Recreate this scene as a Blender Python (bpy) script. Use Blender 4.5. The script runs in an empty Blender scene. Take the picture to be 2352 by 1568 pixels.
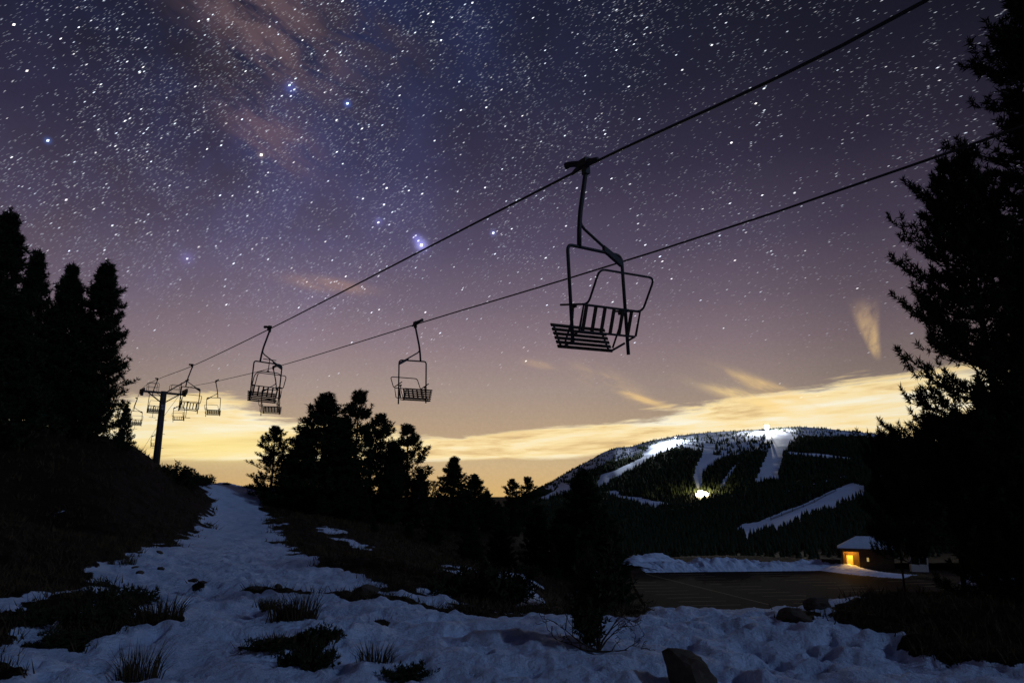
import bpy, math, random
import numpy as np
from mathutils import Vector, Matrix

SC = bpy.context.scene
COL = SC.collection
R = math.radians

# ------------------------------------------------------------------ camera
ALPHA = R(12.5)                     # upward pitch
FPX, CXP, CYP = 1600.0, 1176.0, 784.0
CA, SA = math.cos(ALPHA), math.sin(ALPHA)
cam_d = bpy.data.cameras.new('camera')
cam_d.sensor_width = 36.0
cam_d.lens = FPX / 2352.0 * 36.0
cam_d.clip_start = 0.1
cam_d.clip_end = 90000.0
cam = bpy.data.objects.new('camera', cam_d)
COL.objects.link(cam)
cam.rotation_euler = (R(90) + ALPHA, 0, 0)
SC.camera = cam

def P(px, py, d):
    """photo sighting (2352 px wide) at depth d -> world point (eye at origin)"""
    u = (px - CXP) / FPX; v = (CYP - py) / FPX
    return Vector((d * u, d * (CA - v * SA), d * (SA + v * CA)))

def ang(px, py):
    p = P(px, py, 1.0)
    return math.atan2(p.x, p.y), math.atan2(p.z, math.hypot(p.x, p.y))

# ------------------------------------------------------------------ view
SC.view_settings.view_transform = 'Standard'
SC.view_settings.look = 'None'
SC.view_settings.exposure = 0.0
SC.view_settings.gamma = 1.0
SC.cycles.use_denoising = True
SC.cycles.max_bounces = 6
SC.cycles.diffuse_bounces = 3
SC.cycles.transparent_max_bounces = 24

# ------------------------------------------------------------------ node expressions
class NX:
    """tiny expression builder over Math nodes"""
    def __init__(s, nt, sock): s.nt = nt; s.k = sock
    def _op(s, op, *a, clamp=False):
        n = s.nt.nodes.new('ShaderNodeMath'); n.operation = op; n.use_clamp = clamp
        for i, q in enumerate((s,) + a):
            if isinstance(q, NX): s.nt.links.new(q.k, n.inputs[i])
            else: n.inputs[i].default_value = float(q)
        return NX(s.nt, n.outputs[0])
    def __add__(s, o): return s._op('ADD', o)
    __radd__ = __add__
    def __sub__(s, o): return s._op('SUBTRACT', o)
    def __rsub__(s, o): return (s * -1.0) + o
    def __mul__(s, o): return s._op('MULTIPLY', o)
    __rmul__ = __mul__
    def __truediv__(s, o): return s._op('DIVIDE', o)
    def __neg__(s): return s * -1.0
    def sat(s): return s._op('ADD', 0.0, clamp=True)
    def sq(s): return s * s
    def exp(s): return s._op('EXPONENT')
    def pow(s, o): return s._op('POWER', o)
    def mx(s, o): return s._op('MAXIMUM', o)
    def mn(s, o): return s._op('MINIMUM', o)
    def smooth(s, a, b):
        n = s.nt.nodes.new('ShaderNodeMapRange'); n.interpolation_type = 'SMOOTHSTEP'
        s.nt.links.new(s.k, n.inputs['Value'])
        n.inputs['From Min'].default_value = a; n.inputs['From Max'].default_value = b
        return NX(s.nt, n.outputs['Result'])
    def ramp(s, x0, x1, pts):
        """grayscale curve: pts (x, value)"""
        n = s.nt.nodes.new('ShaderNodeMapRange')
        s.nt.links.new(s.k, n.inputs['Value'])
        n.inputs['From Min'].default_value = x0; n.inputs['From Max'].default_value = x1
        c = s.nt.nodes.new('ShaderNodeValToRGB'); c.color_ramp.interpolation = 'EASE'
        s.nt.links.new(n.outputs['Result'], c.inputs['Fac'])
        fill_ramp(c, [((x - x0) / (x1 - x0), (v, v, v)) for x, v in pts])
        return NX(s.nt, c.outputs['Color'])

def fill_ramp(c, stops):
    els = c.color_ramp.elements
    while len(els) > 1: els.remove(els[-1])
    for i, (p, col) in enumerate(stops):
        e = els[0] if i == 0 else els.new(p)
        e.position = p; e.color = (*col, 1)

def srgb(r, g, b):
    f = lambda c: c / 12.92 if c <= .04045 else ((c + .055) / 1.055) ** 2.4
    return tuple(f(x / 255.0) for x in (r, g, b))

def comb(nt, x, y, z):
    n = nt.nodes.new('ShaderNodeCombineXYZ')
    for i, q in enumerate((x, y, z)):
        if isinstance(q, NX): nt.links.new(q.k, n.inputs[i])
        else: n.inputs[i].default_value = q
    return n.outputs[0]

def noise(nt, vec, scale, detail=5, rough=.55, dist=0.0):
    n = nt.nodes.new('ShaderNodeTexNoise')
    nt.links.new(vec, n.inputs['Vector'])
    n.inputs['Scale'].default_value = scale; n.inputs['Detail'].default_value = detail
    n.inputs['Roughness'].default_value = rough; n.inputs['Distortion'].default_value = dist
    return NX(nt, n.outputs['Fac'])

def mixc(nt, fac, a, b, mode='MIX'):
    n = nt.nodes.new('ShaderNodeMix'); n.data_type = 'RGBA'; n.blend_type = mode
    if isinstance(fac, NX): nt.links.new(fac.k, n.inputs[0])
    else: n.inputs[0].default_value = fac
    for i, q in ((6, a), (7, b)):
        if isinstance(q, tuple): n.inputs[i].default_value = (*q, 1)
        else: nt.links.new(q, n.inputs[i])
    return n.outputs[2]

# ------------------------------------------------------------------ night sky
world = bpy.data.worlds.new('World'); SC.world = world
world.use_nodes = True
world.cycles.sampling_method = 'MANUAL'; world.cycles.sample_map_resolution = 512
wt = world.node_tree; wt.nodes.clear()
tc = wt.nodes.new('ShaderNodeTexCoord')
sp = wt.nodes.new('ShaderNodeSeparateXYZ'); wt.links.new(tc.outputs['Generated'], sp.inputs[0])
wx, wy, wz = (NX(wt, sp.outputs[i]) for i in range(3))
AZ = wx._op('ARCTAN2', wy) * (180 / math.pi)          # degrees, 0 = straight ahead
EL = wz._op('ARCSINE') * (180 / math.pi)
base = wt.nodes.new('ShaderNodeValToRGB')
wt.links.new(((EL + 5.0) / 95.0).k, base.inputs['Fac'])
def es(e): return (e + 5.0) / 95.0
fill_ramp(base, [(es(-5), srgb(150, 110, 60)), (es(0), srgb(216, 176, 112)), (es(2.6), srgb(205, 177, 134)),
                 (es(5), srgb(184, 158, 128)), (es(8.4), srgb(163, 144, 134)), (es(12), srgb(140, 121, 127)),
                 (es(15.5), srgb(114, 99, 113)), (es(20), srgb(84, 74, 95)), (es(26), srgb(54, 48, 68)),
                 (es(32.5), srgb(33, 32, 48)), (es(40), srgb(19, 20, 32)), (es(60), srgb(13, 14, 24)), (es(90), srgb(11, 12, 21))])
# the town glow lies ahead and fades to either side
glow = AZ.ramp(-180, 180, [(-180, .16), (-100, .2), (-60, .40), (-36, .74), (-15, 1.0), (2, 1.0), (16, .88), (30, .60), (40, .45), (70, .26), (110, .18), (180, .16)])
sky = mixc(wt, 1.0, base.outputs['Color'], comb(wt, glow, glow, glow * 1.0), 'MULTIPLY')
sky = mixc(wt, 1.0, sky, srgb(7, 8, 15), 'ADD')
vec = tc.outputs['Generated']
# milky way: faint bluish band with mottling
mwn = (Vector(P(760, 0, 1)).normalized()).cross(Vector(P(470, 900, 1)).normalized()).normalized()
mwd = wx * mwn.x + wy * mwn.y + wz * mwn.z
mw = (-(mwd / .26).sq()).exp() * (noise(wt, vec, 6.0, 4, .65) * 2.4 - .75).sat() * EL.smooth(3, 22)
sky = mixc(wt, 1.0, sky, mixc(wt, mw, (0, 0, 0), srgb(32, 42, 82)), 'ADD')
# sensor-like fine mottling of the airglow
mott = noise(wt, vec, 300.0, 0, .7) * .10 + .95
sky = mixc(wt, 1.0, sky, comb(wt, mott, mott, mott), 'MULTIPLY')
for hx_, hy_, hw_, hc_ in ((968, 563, .42, srgb(150, 150, 225)), (958, 548, .35, srgb(90, 90, 160)), (600, 356, .22, srgb(120, 105, 95)), (798, 238, .24, srgb(60, 90, 170)),
                           (1133, 535, .22, srgb(90, 95, 150)), (870, 508, .30, srgb(70, 70, 120)), (668, 200, .40, srgb(56, 70, 140)), (430, 592, .45, srgb(60, 55, 100)), (110, 323, .2, srgb(50, 80, 140))):
    hd = P(hx_, hy_, 1.0).normalized()
    c2 = (1.0 - (wx * hd.x + wy * hd.y + wz * hd.z)) * (2.0 / R(hw_) ** 2)
    hg = (-c2).exp()
    sky = mixc(wt, 1.0, sky, mixc(wt, hg, (0, 0, 0), hc_), 'ADD')
# --- clouds low over the horizon, lit from below by the town
cv = comb(wt, AZ * .055, EL * .34, 0.0)
warp = noise(wt, cv, 1.1, 2, .5)
cv2 = comb(wt, AZ * .055 + warp * .9, EL * .34 + warp * 1.0 - AZ * .012, 3.7)
cn = noise(wt, cv2, 1.35, 6, .6)
fine = noise(wt, comb(wt, AZ * .10 + warp * 1.2, EL * 1.15 - AZ * .05, 9.1), 1.6, 5, .64)
top = AZ.ramp(-60, 60, [(-60, .55), (-33, .72), (-24, .76), (-17, .62), (-12, .52), (-4, .50), (6, .60), (14, .72), (22, .84), (34, .90), (60, .7)]) * 10.0
bot = AZ.ramp(-60, 60, [(-60, .2), (-28, .25), (-20, .26), (-8, .27), (3, .29), (12, .36), (60, .34)]) * 10.0
et = EL + (cn - .5) * 4.6 + (fine - .5) * 2.6
eb = EL + (cn - .5) * .7 + (fine - .5) * .35
band = (top - et).smooth(-.1, .75) * (eb - bot).smooth(-.12, .28)
body = band * (cn * 1.7 + fine * 1.1 - .62).sat().smooth(0.08, .75)
cside = AZ.ramp(-180, 180, [(-180, .15), (-80, .3), (-35, .82), (-20, 1.0), (20, 1.0), (40, .85), (80, .35), (180, .15)])
body = (body * cside).sat()
ccol = wt.nodes.new('ShaderNodeValToRGB')
wt.links.new((fine * .55 + cn * .65 - .08).k, ccol.inputs['Fac'])
fill_ramp(ccol, [(.28, srgb(208, 170, 122)), (.40, srgb(244, 208, 142)), (.50, srgb(255, 230, 172)), (.64, srgb(255, 248, 222))])
sky = mixc(wt, body * .96, sky, ccol.outputs['Color'])
# bright gap glow under the left cloud bank
a0, e0 = ang(505, 1030)
gb = (-((AZ - math.degrees(a0)) / 6.0).sq() - ((EL - math.degrees(e0) - .2) / 1.1).sq()).exp()
sky = mixc(wt, (gb * .75).sat(), sky, srgb(255, 232, 150))
# --- wisps higher up
wn = noise(wt, comb(wt, AZ * .12, EL * .35 + AZ * .14 + warp * .8, 0.0), 1.7, 4, .6)
def wisp(sky, px, py, w, h, slope, col, amt, n0=.36, n1=.72):
    a, e = ang(px, py); a, e = math.degrees(a), math.degrees(e)
    da = (AZ - a); de = (EL - e) - da * slope
    g = (-(da / w).sq() - (de / h).sq()).exp()
    m = (g * 1.5).sat() * wn.smooth(n0, n1)
    return mixc(wt, (m * amt).sat(), sky, col)
WARM = srgb(238, 200, 138)
sky = wisp(sky, 1400, 882, 2.2, .75, -.42, srgb(205, 174, 136), .8, .34, .66)
sky = wisp(sky, 1470, 915, 2.0, .22, -.34, WARM, .75, .25, .55)
sky = wisp(sky, 1720, 915, 2.6, .45, -.35, srgb(255, 220, 150), .8, .3, .6)
sky = wisp(sky, 1780, 898, 3.0, .5, -.45, srgb(250, 210, 140), .7)
sky = wisp(sky, 760, 655, 3.0, .5, -.06, srgb(150, 122, 120), .8, .25, .6)
sky = wisp(sky, 1240, 838, 1.6, .28, -.2, srgb(190, 160, 135), .6)
sky = wisp(sky, 620, 310, 3.6, 1.8, -.35, srgb(104, 84, 98), .75, .28, .62)
sky = wisp(sky, 600, 30, 6.5, 3.6, -.35, srgb(104, 84, 90), .8, .28, .62)
sky = wisp(sky, 850, 90, 5.0, 2.0, -.2, srgb(60, 52, 66), .6, .3, .6)
# the upright plume cloud on the right
a1, e1 = ang(1995, 752); a1, e1 = math.degrees(a1), math.degrees(e1)
pe = (EL - e1) / 2.35
pa = (AZ - a1) - pe * -.28 - pe * pe * .1
pw = .80 + pe * .50
pn = noise(wt, comb(wt, AZ * .5, EL * .34 - AZ * .2, 5.0), 1.9, 4, .6)
pl = (1.0 - (pa / pw)._op('ABSOLUTE')).smooth(-.1, .7) * pe.smooth(-1.12, -.5) * (1.0 - pe.smooth(.4, 1.1)) * pn.smooth(.22, .62)
pcol = mixc(wt, pe.smooth(-1, 1), srgb(224, 188, 132), srgb(150, 126, 114))
sky = mixc(wt, (pl * .85).sat(), sky, pcol)
# below the horizon: dark ground tone
sky = mixc(wt, EL.smooth(-.6, -3.0), sky, srgb(14, 13, 14))
bg = wt.nodes.new('ShaderNodeBackground'); bg.inputs['Strength'].default_value = 1.0
wt.links.new(sky, bg.inputs['Color'])
wo = wt.nodes.new('ShaderNodeOutputWorld'); wt.links.new(bg.outputs[0], wo.inputs['Surface'])

# added blue lamp from the right to brighten and model snow, no moon known
sun_d = bpy.data.lights.new('snow_fill_sun', 'SUN'); sun_d.energy = 0.44; sun_d.angle = R(5)
sun_d.color = (.42, .61, 1.0)
sun = bpy.data.objects.new('snow_fill_sun', sun_d); COL.objects.link(sun)
sun.rotation_euler = Vector((-.72, .40, -.50)).to_track_quat('-Z', 'Y').to_euler()

# ------------------------------------------------------------------ materials
def mat(name, col, rough=.8, nscale=None, namt=.3, bump=0.0, metal=0.0, emit=None, estr=0.0):
    m = bpy.data.materials.new(name); m.use_nodes = True
    nt = m.node_tree; b = nt.nodes['Principled BSDF']
    b.inputs['Base Color'].default_value = (*col, 1); b.inputs['Roughness'].default_value = rough
    b.inputs['Metallic'].default_value = metal
    b.inputs['Specular IOR Level'].default_value = .03 if rough > .75 else .3
    if nscale:
        t = nt.nodes.new('ShaderNodeTexCoord')
        n = noise(nt, t.outputs['Object'], nscale, 6, .6)
        k = n * (2 * namt) + (1 - namt)
        nt.links.new(mixc(nt, 1.0, col, comb(nt, k, k, k), 'MULTIPLY'), b.inputs['Base Color'])
        if bump:
            bn = nt.nodes.new('ShaderNodeBump'); bn.inputs['Strength'].default_value = bump
            nt.links.new(n.k, bn.inputs['Height']); nt.links.new(bn.outputs[0], b.inputs['Normal'])
    if emit:
        b.inputs['Emission Color'].default_value = (*emit, 1); b.inputs['Emission Strength'].default_value = estr
    return m

M = {}
M['steel'] = mat('painted_steel', (.035, .035, .04), .6, 30, .25, .1)
M['tower'] = mat('tower_steel', (.05, .048, .05), .65, 12, .3, .1)
M['rope'] = mat('wire_rope', (.03, .03, .032), .6, 40, .3)
M['wood'] = mat('weathered_slat', (.045, .036, .028), .8, 22, .35, .2)
M['bark'] = mat('pine_bark', (.05, .036, .026), .95, 9, .4, .4)
M['needle'] = mat('pine_needles', (.022, .034, .018), .8, 3, .4)
M['farneedle'] = mat('distant_conifers', (.025, .034, .02), .9)
M['shrub'] = mat('juniper_leaves', (.03, .034, .018), .85, 8, .4)
M['twig'] = mat('dead_twigs', (.045, .036, .028), .9, 20, .3)
M['drygrass'] = mat('dry_grass', (.06, .046, .026), .9, 14, .4)
M['rock'] = mat('granite', (.075, .062, .05), .9, 5, .6, .8)
M['asphalt'] = mat('asphalt', (.015, .013, .011), .85, 1.5, .4, .1)
M['paint'] = mat('worn_road_paint', (.32, .26, .16), .8, 2.2, .6)
M['hutwall'] = mat('brown_stone', (.07, .05, .036), .9, 3, .4, .4)
M['door'] = mat('pale_door', (.6, .45, .25), .7, 5, .15)
M['white'] = mat('white_panel', (.62, .64, .66), .6, 3, .1)
M['darkglass'] = mat('dark_glass', (.012, .012, .014), .15)
M['sign'] = mat('sign_plate', (.5, .46, .5), .5, 9, .25)
M['pole'] = mat('dark_pole', (.04, .035, .03), .8, 10, .3)
M['lampwhite'] = mat('floodlight_lens', (.9, .9, .9), .3, emit=(1, .96, .88), estr=900)
M['lampwarm'] = mat('warm_lamp_lens', (.9, .8, .5), .3, emit=(1, .74, .32), estr=260)
M['lamporange'] = mat('sodium_lamp_lens', (.9, .6, .2), .3, emit=(1, .48, .06), estr=9)
M['litpane'] = mat('lit_window', (.9, .7, .3), .4, emit=(1, .72, .25), estr=.35)

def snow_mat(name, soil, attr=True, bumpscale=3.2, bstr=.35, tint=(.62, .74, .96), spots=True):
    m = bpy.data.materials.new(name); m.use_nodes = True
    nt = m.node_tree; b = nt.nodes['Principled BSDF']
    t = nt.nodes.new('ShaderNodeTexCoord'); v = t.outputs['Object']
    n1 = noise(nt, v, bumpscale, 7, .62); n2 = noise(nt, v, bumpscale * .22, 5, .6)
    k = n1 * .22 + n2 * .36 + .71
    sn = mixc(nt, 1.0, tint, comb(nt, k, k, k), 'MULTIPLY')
    n3 = noise(nt, v, bumpscale * 1.7, 8, .7)
    g = n3.smooth(.3, .75)
    so = mixc(nt, g, tuple(c * .45 for c in soil), tuple(c * 1.6 for c in soil))
    if bumpscale > 5:
        sp_n = noise(nt, v, 26.0, 3, .7).smooth(.60, .70) * noise(nt, v, 1.3, 3, .6).smooth(.38, .62)
        sn = mixc(nt, sp_n * .55, sn, (.10, .09, .08))
    if attr:
        a = nt.nodes.new('ShaderNodeAttribute'); a.attribute_name = 'snow'
        f = (NX(nt, a.outputs['Fac']) + (n3 - .5) * .9 + (noise(nt, v, bumpscale * 6, 4, .6) - .5) * .35).smooth(.44, .56)
        col = mixc(nt, f, so, sn)
    else:
        col = sn
    nt.links.new(col, b.inputs['Base Color']); b.inputs['Roughness'].default_value = .75
    b.inputs['Specular IOR Level'].default_value = .04
    bn = nt.nodes.new('ShaderNodeBump'); bn.inputs['Strength'].default_value = bstr
    bn.inputs['Distance'].default_value = .25
    nt.links.new((n1 * .6 + n3 * .4).k, bn.inputs['Height']); nt.links.new(bn.outputs[0], b.inputs['Normal'])
    return m
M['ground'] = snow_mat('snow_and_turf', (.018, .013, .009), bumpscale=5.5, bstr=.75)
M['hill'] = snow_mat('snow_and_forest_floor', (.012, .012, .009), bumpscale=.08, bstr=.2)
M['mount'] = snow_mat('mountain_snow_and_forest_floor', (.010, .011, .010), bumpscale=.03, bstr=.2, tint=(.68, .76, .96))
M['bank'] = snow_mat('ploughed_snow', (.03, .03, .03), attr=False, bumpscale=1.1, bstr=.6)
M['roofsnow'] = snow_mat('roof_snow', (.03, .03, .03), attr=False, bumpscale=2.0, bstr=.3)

# ------------------------------------------------------------------ helpers
def tag(o, label=None, cat=None, group=None, kind=None):
    for k, v in (('label', label), ('category', cat), ('group', group), ('kind', kind)):
        if v: o[k] = v
    return o

def link_mesh(name, me, parent=None):
    o = bpy.data.objects.new(name, me); COL.objects.link(o)
    if parent is not None: o.parent = parent
    return o

def np_mesh(name, V, F, material, smooth=False, attrs=None):
    """V (n,3), F (m,k) numpy -> mesh"""
    V = np.asarray(V, np.float32); F = np.asarray(F, np.int32)
    me = bpy.data.meshes.new(name)
    me.vertices.add(len(V)); me.vertices.foreach_set('co', V.ravel())
    k = F.shape[1]
    me.loops.add(F.size); me.loops.foreach_set('vertex_index', F.ravel())
    me.polygons.add(len(F))
    me.polygons.foreach_set('loop_start', np.arange(0, F.size, k, dtype=np.int32))
    me.polygons.foreach_set('loop_total', np.full(len(F), k, np.int32))
    if smooth: me.polygons.foreach_set('use_smooth', np.ones(len(F), bool))
    for an, av in (attrs or {}).items():
        a = me.attributes.new(an, 'FLOAT', 'POINT'); a.data.foreach_set('value', np.asarray(av, np.float32))
    me.update(calc_edges=True)
    if material: me.materials.append(material)
    return me

class MB:
    def __init__(s): s.v = []; s.f = []
    def add(s, vs, fs):
        o = len(s.v); s.v += [tuple(p) for p in vs]; s.f += [tuple(i + o for i in f) for f in fs]
    def box(s, c, size, rot=None):
        x, y, z = (q / 2 for q in size); c = Vector(c)
        vs = [Vector(p) for p in ((-x,-y,-z),(x,-y,-z),(x,y,-z),(-x,y,-z),(-x,-y,z),(x,-y,z),(x,y,z),(-x,y,z))]
        if rot: vs = [rot @ p for p in vs]
        s.add([c + p for p in vs], ((0,3,2,1),(4,5,6,7),(0,1,5,4),(1,2,6,5),(2,3,7,6),(3,0,4,7)))
    def tube(s, pts, r, n=6, caps=True):
        pts = [Vector(p) for p in pts]
        rs = r if isinstance(r, (list, tuple)) else [r] * len(pts)
        rings = []; prev = None
        for i, p in enumerate(pts):
            t = (pts[min(i + 1, len(pts) - 1)] - pts[max(i - 1, 0)])
            t = t.normalized() if t.length > 1e-9 else Vector((0, 0, 1))
            a = prev if prev is not None else (Vector((1, 0, 0)) if abs(t.x) < .8 else Vector((0, 1, 0)))
            a = (a - t * a.dot(t)).normalized(); b = t.cross(a); prev = a
            rings.append([p + (a * math.cos(2 * math.pi * k / n) + b * math.sin(2 * math.pi * k / n)) * rs[i] for k in range(n)])
        vs = [q for ring in rings for q in ring]; fs = []
        for i in range(len(pts) - 1):
            for k in range(n):
                k2 = (k + 1) % n
                fs.append((i*n + k, i*n + k2, (i+1)*n + k2, (i+1)*n + k))
        if caps:
            fs.append(tuple(range(n - 1, -1, -1))); fs.append(tuple((len(pts)-1)*n + k for k in range(n)))
        s.add(vs, fs)
    def prism(s, poly, a, b, fn):
        """poly of (p,q); extruded between a and b; fn(p,q,t)->xyz"""
        n = len(poly)
        s.add([fn(p, q, a) for p, q in poly] + [fn(p, q, b) for p, q in poly],
              [tuple(range(n - 1, -1, -1)), tuple(range(n, 2*n))] + [(i, (i+1) % n, n + (i+1) % n, n + i) for i in range(n)])
    def mesh(s, name, material, smooth=False):
        me = bpy.data.meshes.new(name); me.from_pydata(s.v, [], s.f); me.update()
        if smooth: me.polygons.foreach_set('use_smooth', np.ones(len(me.polygons), bool))
        me.materials.append(material); return me
    def build(s, name, material, parent=None, smooth=False):
        return link_mesh(name, s.mesh(name, material, smooth), parent)

def empty(name, loc, label, cat, group=None, rz=0.0):
    o = bpy.data.objects.new(name, None); COL.objects.link(o)
    o.location = loc; o.rotation_euler = (0, 0, rz); o.empty_display_size = .2
    return tag(o, label, cat, group)

# vectorised value noise
def _h(ix, iy, seed):
    n = (ix.astype(np.int64) * 374761393 + iy.astype(np.int64) * 668265263 + seed * 982451653) & 0xffffffff
    n = ((n ^ (n >> 13)) * 1274126177) & 0xffffffff
    return ((n ^ (n >> 16)) & 0xffff) / 65535.0
def vnoise(x, y, seed=0):
    x = np.asarray(x, float); y = np.asarray(y, float)
    ix, iy = np.floor(x), np.floor(y); fx, fy = x - ix, y - iy
    fx = fx * fx * fx * (fx * (fx * 6 - 15) + 10); fy = fy * fy * fy * (fy * (fy * 6 - 15) + 10)
    a = _h(ix, iy, seed); b = _h(ix + 1, iy, seed); c = _h(ix, iy + 1, seed); d = _h(ix + 1, iy + 1, seed)
    return (a * (1 - fx) + b * fx) * (1 - fy) + (c * (1 - fx) + d * fx) * fy
def fbm(x, y, seed=0, oct=4, gain=.5):
    s = 0; a = 1; t = 0
    for o in range(oct):
        s = s + a * vnoise(x * 2**o + o * 17.3, y * 2**o - o * 9.1, seed + o); t += a; a *= gain
    return s / t
def inpoly(x, y, poly):
    x = np.asarray(x); y = np.asarray(y); c = np.zeros(x.shape, bool); n = len(poly)
    for i in range(n):
        x1, y1 = poly[i]; x2, y2 = poly[i - 1]
        if y1 == y2: continue
        c ^= ((y1 > y) != (y2 > y)) & (x < (x2 - x1) * (y - y1) / (y2 - y1) + x1)
    return c

# ------------------------------------------------------------------ near ground height
cps = [(-8,2,-1.6),(-4,4,-1.6),(0,3,-1.6),(4,3,-1.6),(8,3,-1.6),(0,-10,-1.5),(-15,-8,-1.2),(15,-8,-1.6),(0,-60,-1),(-60,-60,3),(60,-60,-2),
       (-1,8,-1.62),(-4,12,-1.68),(-8,18,-1.75),(-12,28,-1.85),(-16,38,-1.85),(-21,50,-1.6),(-25,60,-.9),(-29,70,.4),
       (-38,96,.3),(-50,125,-2.5),(-20,30,-1.5),(3,8.5,-1.6),(7,9,-1.55),
       (-12.4,24.5,-1.75),(-9.6,15.9,-1.65),(-7.3,11,-1.55),
       (-30,8,1.2),(-45,25,4.0),(-60,60,3.0),(-80,90,0),(-120,40,6),(-120,-20,6),(-70,140,-6),
       (5,14,-3.0),(5,20,-4.7),(5,35,-8.2),(12,14,-3.0),(12,30,-7.2),(20,14,-2.6),(26,26,-5.5),(30,40,-9),(45,20,-4),(60,40,-8),
       (-4,30,-2.8),(2,50,-7.5),(8,55,-10.6),(8,75,-10.9),(8,100,-10.9),(8,135,-10.9),(30,60,-10.9),(30,100,-10.9),(30,140,-11),
       (55,60,-10.9),(60,90,-10.9),(60,130,-11),(100,60,-10),(110,110,-10),(0,140,-9),(90,0,-4),(130,-20,-4)]
for px, py, d in ((520,1107,78),(465,1112,74),(495,1170,61),(440,1230,36.5),(300,1022,52),(350,1054,57),(200,1003,48),(60,988,42),(0,978,37),
                  (200,1150,32),(60,1200,22),(400,1104,56),(600,1152,70),(680,1187,52),(740,1212,42),(890,1287,21.5),(1050,1318,24),(1200,1352,24),
                  (1240,1390,19),(1300,1342,35),(1350,1332,45),(750,1185,75),(850,1195,75),(960,1205,75),(1060,1215,80),(632,1130,78),
                  (1190,1205,110),(1200,1258,70),(1300,1285,70),(1290,1418,10.2),(1460,1416,10.4),(1700,1388,10.8),(1950,1368,11.2),
                  (2200,1392,13.5),(2340,1420,11),(2000,1450,8.5)):
    p = P(px, py, d); cps.append((p.x, p.y, p.z))
CP = np.array(cps, float)
def _tps_u(r2): return np.where(r2 > 0, r2 * np.log(np.maximum(r2, 1e-12)), 0)
# solve in a log-radial space so near detail and far detail weigh alike
def _warp(x, y):
    r = np.hypot(x, y) + 1e-9; q = np.log1p(r / 6.0) * 6.0
    return x / r * q, y / r * q
_cx, _cy = _warp(CP[:, 0], CP[:, 1])
_n = len(CP)
_K = _tps_u((_cx[:, None] - _cx[None]) ** 2 + (_cy[:, None] - _cy[None]) ** 2) + np.eye(_n) * .6
_A = np.zeros((_n + 3, _n + 3)); _A[:_n, :_n] = _K
_A[:_n, _n] = 1; _A[:_n, _n+1] = _cx; _A[:_n, _n+2] = _cy; _A[_n:, :_n] = _A[:_n, _n:].T
_S = np.linalg.solve(_A, np.r_[CP[:, 2], 0, 0, 0])
def H0(x, y):
    x = np.asarray(x, float); y = np.asarray(y, float); sh = x.shape
    wx_, wy_ = _warp(x.ravel(), y.ravel()); out = np.zeros(wx_.shape)
    for i in range(0, len(wx_), 40000):
        a, b = wx_[i:i+40000], wy_[i:i+40000]
        out[i:i+40000] = _tps_u((a[:, None] - _cx) ** 2 + (b[:, None] - _cy) ** 2) @ _S[:_n] + _S[_n] + _S[_n+1] * a + _S[_n+2] * b
    return out.reshape(sh)
_RS = np.concatenate([np.linspace(3, 30, 200), np.linspace(30.3, 140, 260)])
def hit(px, py, dmin=3.0):
    """where a sighting meets the near ground"""
    u = (px - CXP) / FPX; v = (CYP - py) / FPX
    hx, hy, hz = u, CA - v * SA, SA + v * CA; L = math.hypot(hx, hy)
    rs = _RS[_RS >= dmin]
    x, y, z = rs * hx / L, rs * hy / L, rs * hz / L
    below = np.nonzero(H0(x, y) >= z)[0]
    i = below[0] if len(below) else len(rs) - 1
    return float(x[i]), float(y[i])

# --- snow cover in plan
snow_polys = []
def sp_px(pts, dmin=3.0): snow_polys.append([hit(a, b, dmin) for a, b in pts])
main = [hit(a, b) for a, b in ((568,1119),(600,1152),(622,1190),(640,1240),(690,1272),(745,1302),(800,1330),(850,1350),(1000,1388),(1120,1400),(1250,1414),(1330,1424),
        (1460,1418),(1560,1408),(1700,1390),(1800,1378),(1945,1370))]
main += [hit(a, b) for a, b in ((1960,1400),(1950,1430),(1990,1460),(2060,1500),(2150,1528),(2340,1545))]
main += [(6, 5), (6, -6), (-9, -6), (-9, 5)]
main += [hit(a, b) for a, b in ((10,1560),(-20,1480),(150,1420),(260,1390),(190,1326),(270,1292),(350,1262),(440,1232),(497,1172),(466,1114))]
main += [(-40, 92), (-33, 94)]
snow_polys.append(main)
sp_px([(720,1207),(770,1218),(800,1226),(770,1226),(735,1222)])
sp_px([(755,1236),(800,1236),(860,1262),(850,1268),(810,1255)])
sp_px([(-20,1395),(30,1388),(120,1378),(150,1390),(100,1412),(40,1405),(-20,1425)])
sp_px([(95,1190),(140,1188),(142,1194),(100,1194)])
for c in ((1062,1312,22,6),(1080,1322,14,8),(1170,1335,40,10),(1205,1350,30,12),(1215,1372,28,14),(1020,1362,18,9),(1180,1385,30,5),(1110,1302,16,4)):
    sp_px([(c[0] + 1.35 * c[2] * math.cos(t), c[1] + 1.6 * c[3] * math.sin(t)) for t in np.linspace(0, 6.28, 9)[:-1]], 9.0)
def C7(pts): sp_px([((1600 + a / 1.8375) * .5742, (2080 + b / 1.8375) * .5742) for a, b in pts], 9.0)
C7([(700,390),(800,400),(900,430),(1000,470),(1040,500),(970,505),(990,560),(1060,615),(1000,640),(930,610),(860,580),(810,530),(780,460)])
C7([(270,515),(320,495),(355,540),(400,565),(370,590),(310,565)])
C7([(380,365),(430,345),(545,355),(550,400),(470,440),(395,405)])
C7([(1270,455),(1380,430),(1390,540),(1300,530)])
C7([(740,575),(800,570),(890,620),(850,645),(770,615)])
bare_polys = []
def bp(pts): bare_polys.append([hit(a, b) for a, b in pts])
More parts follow.
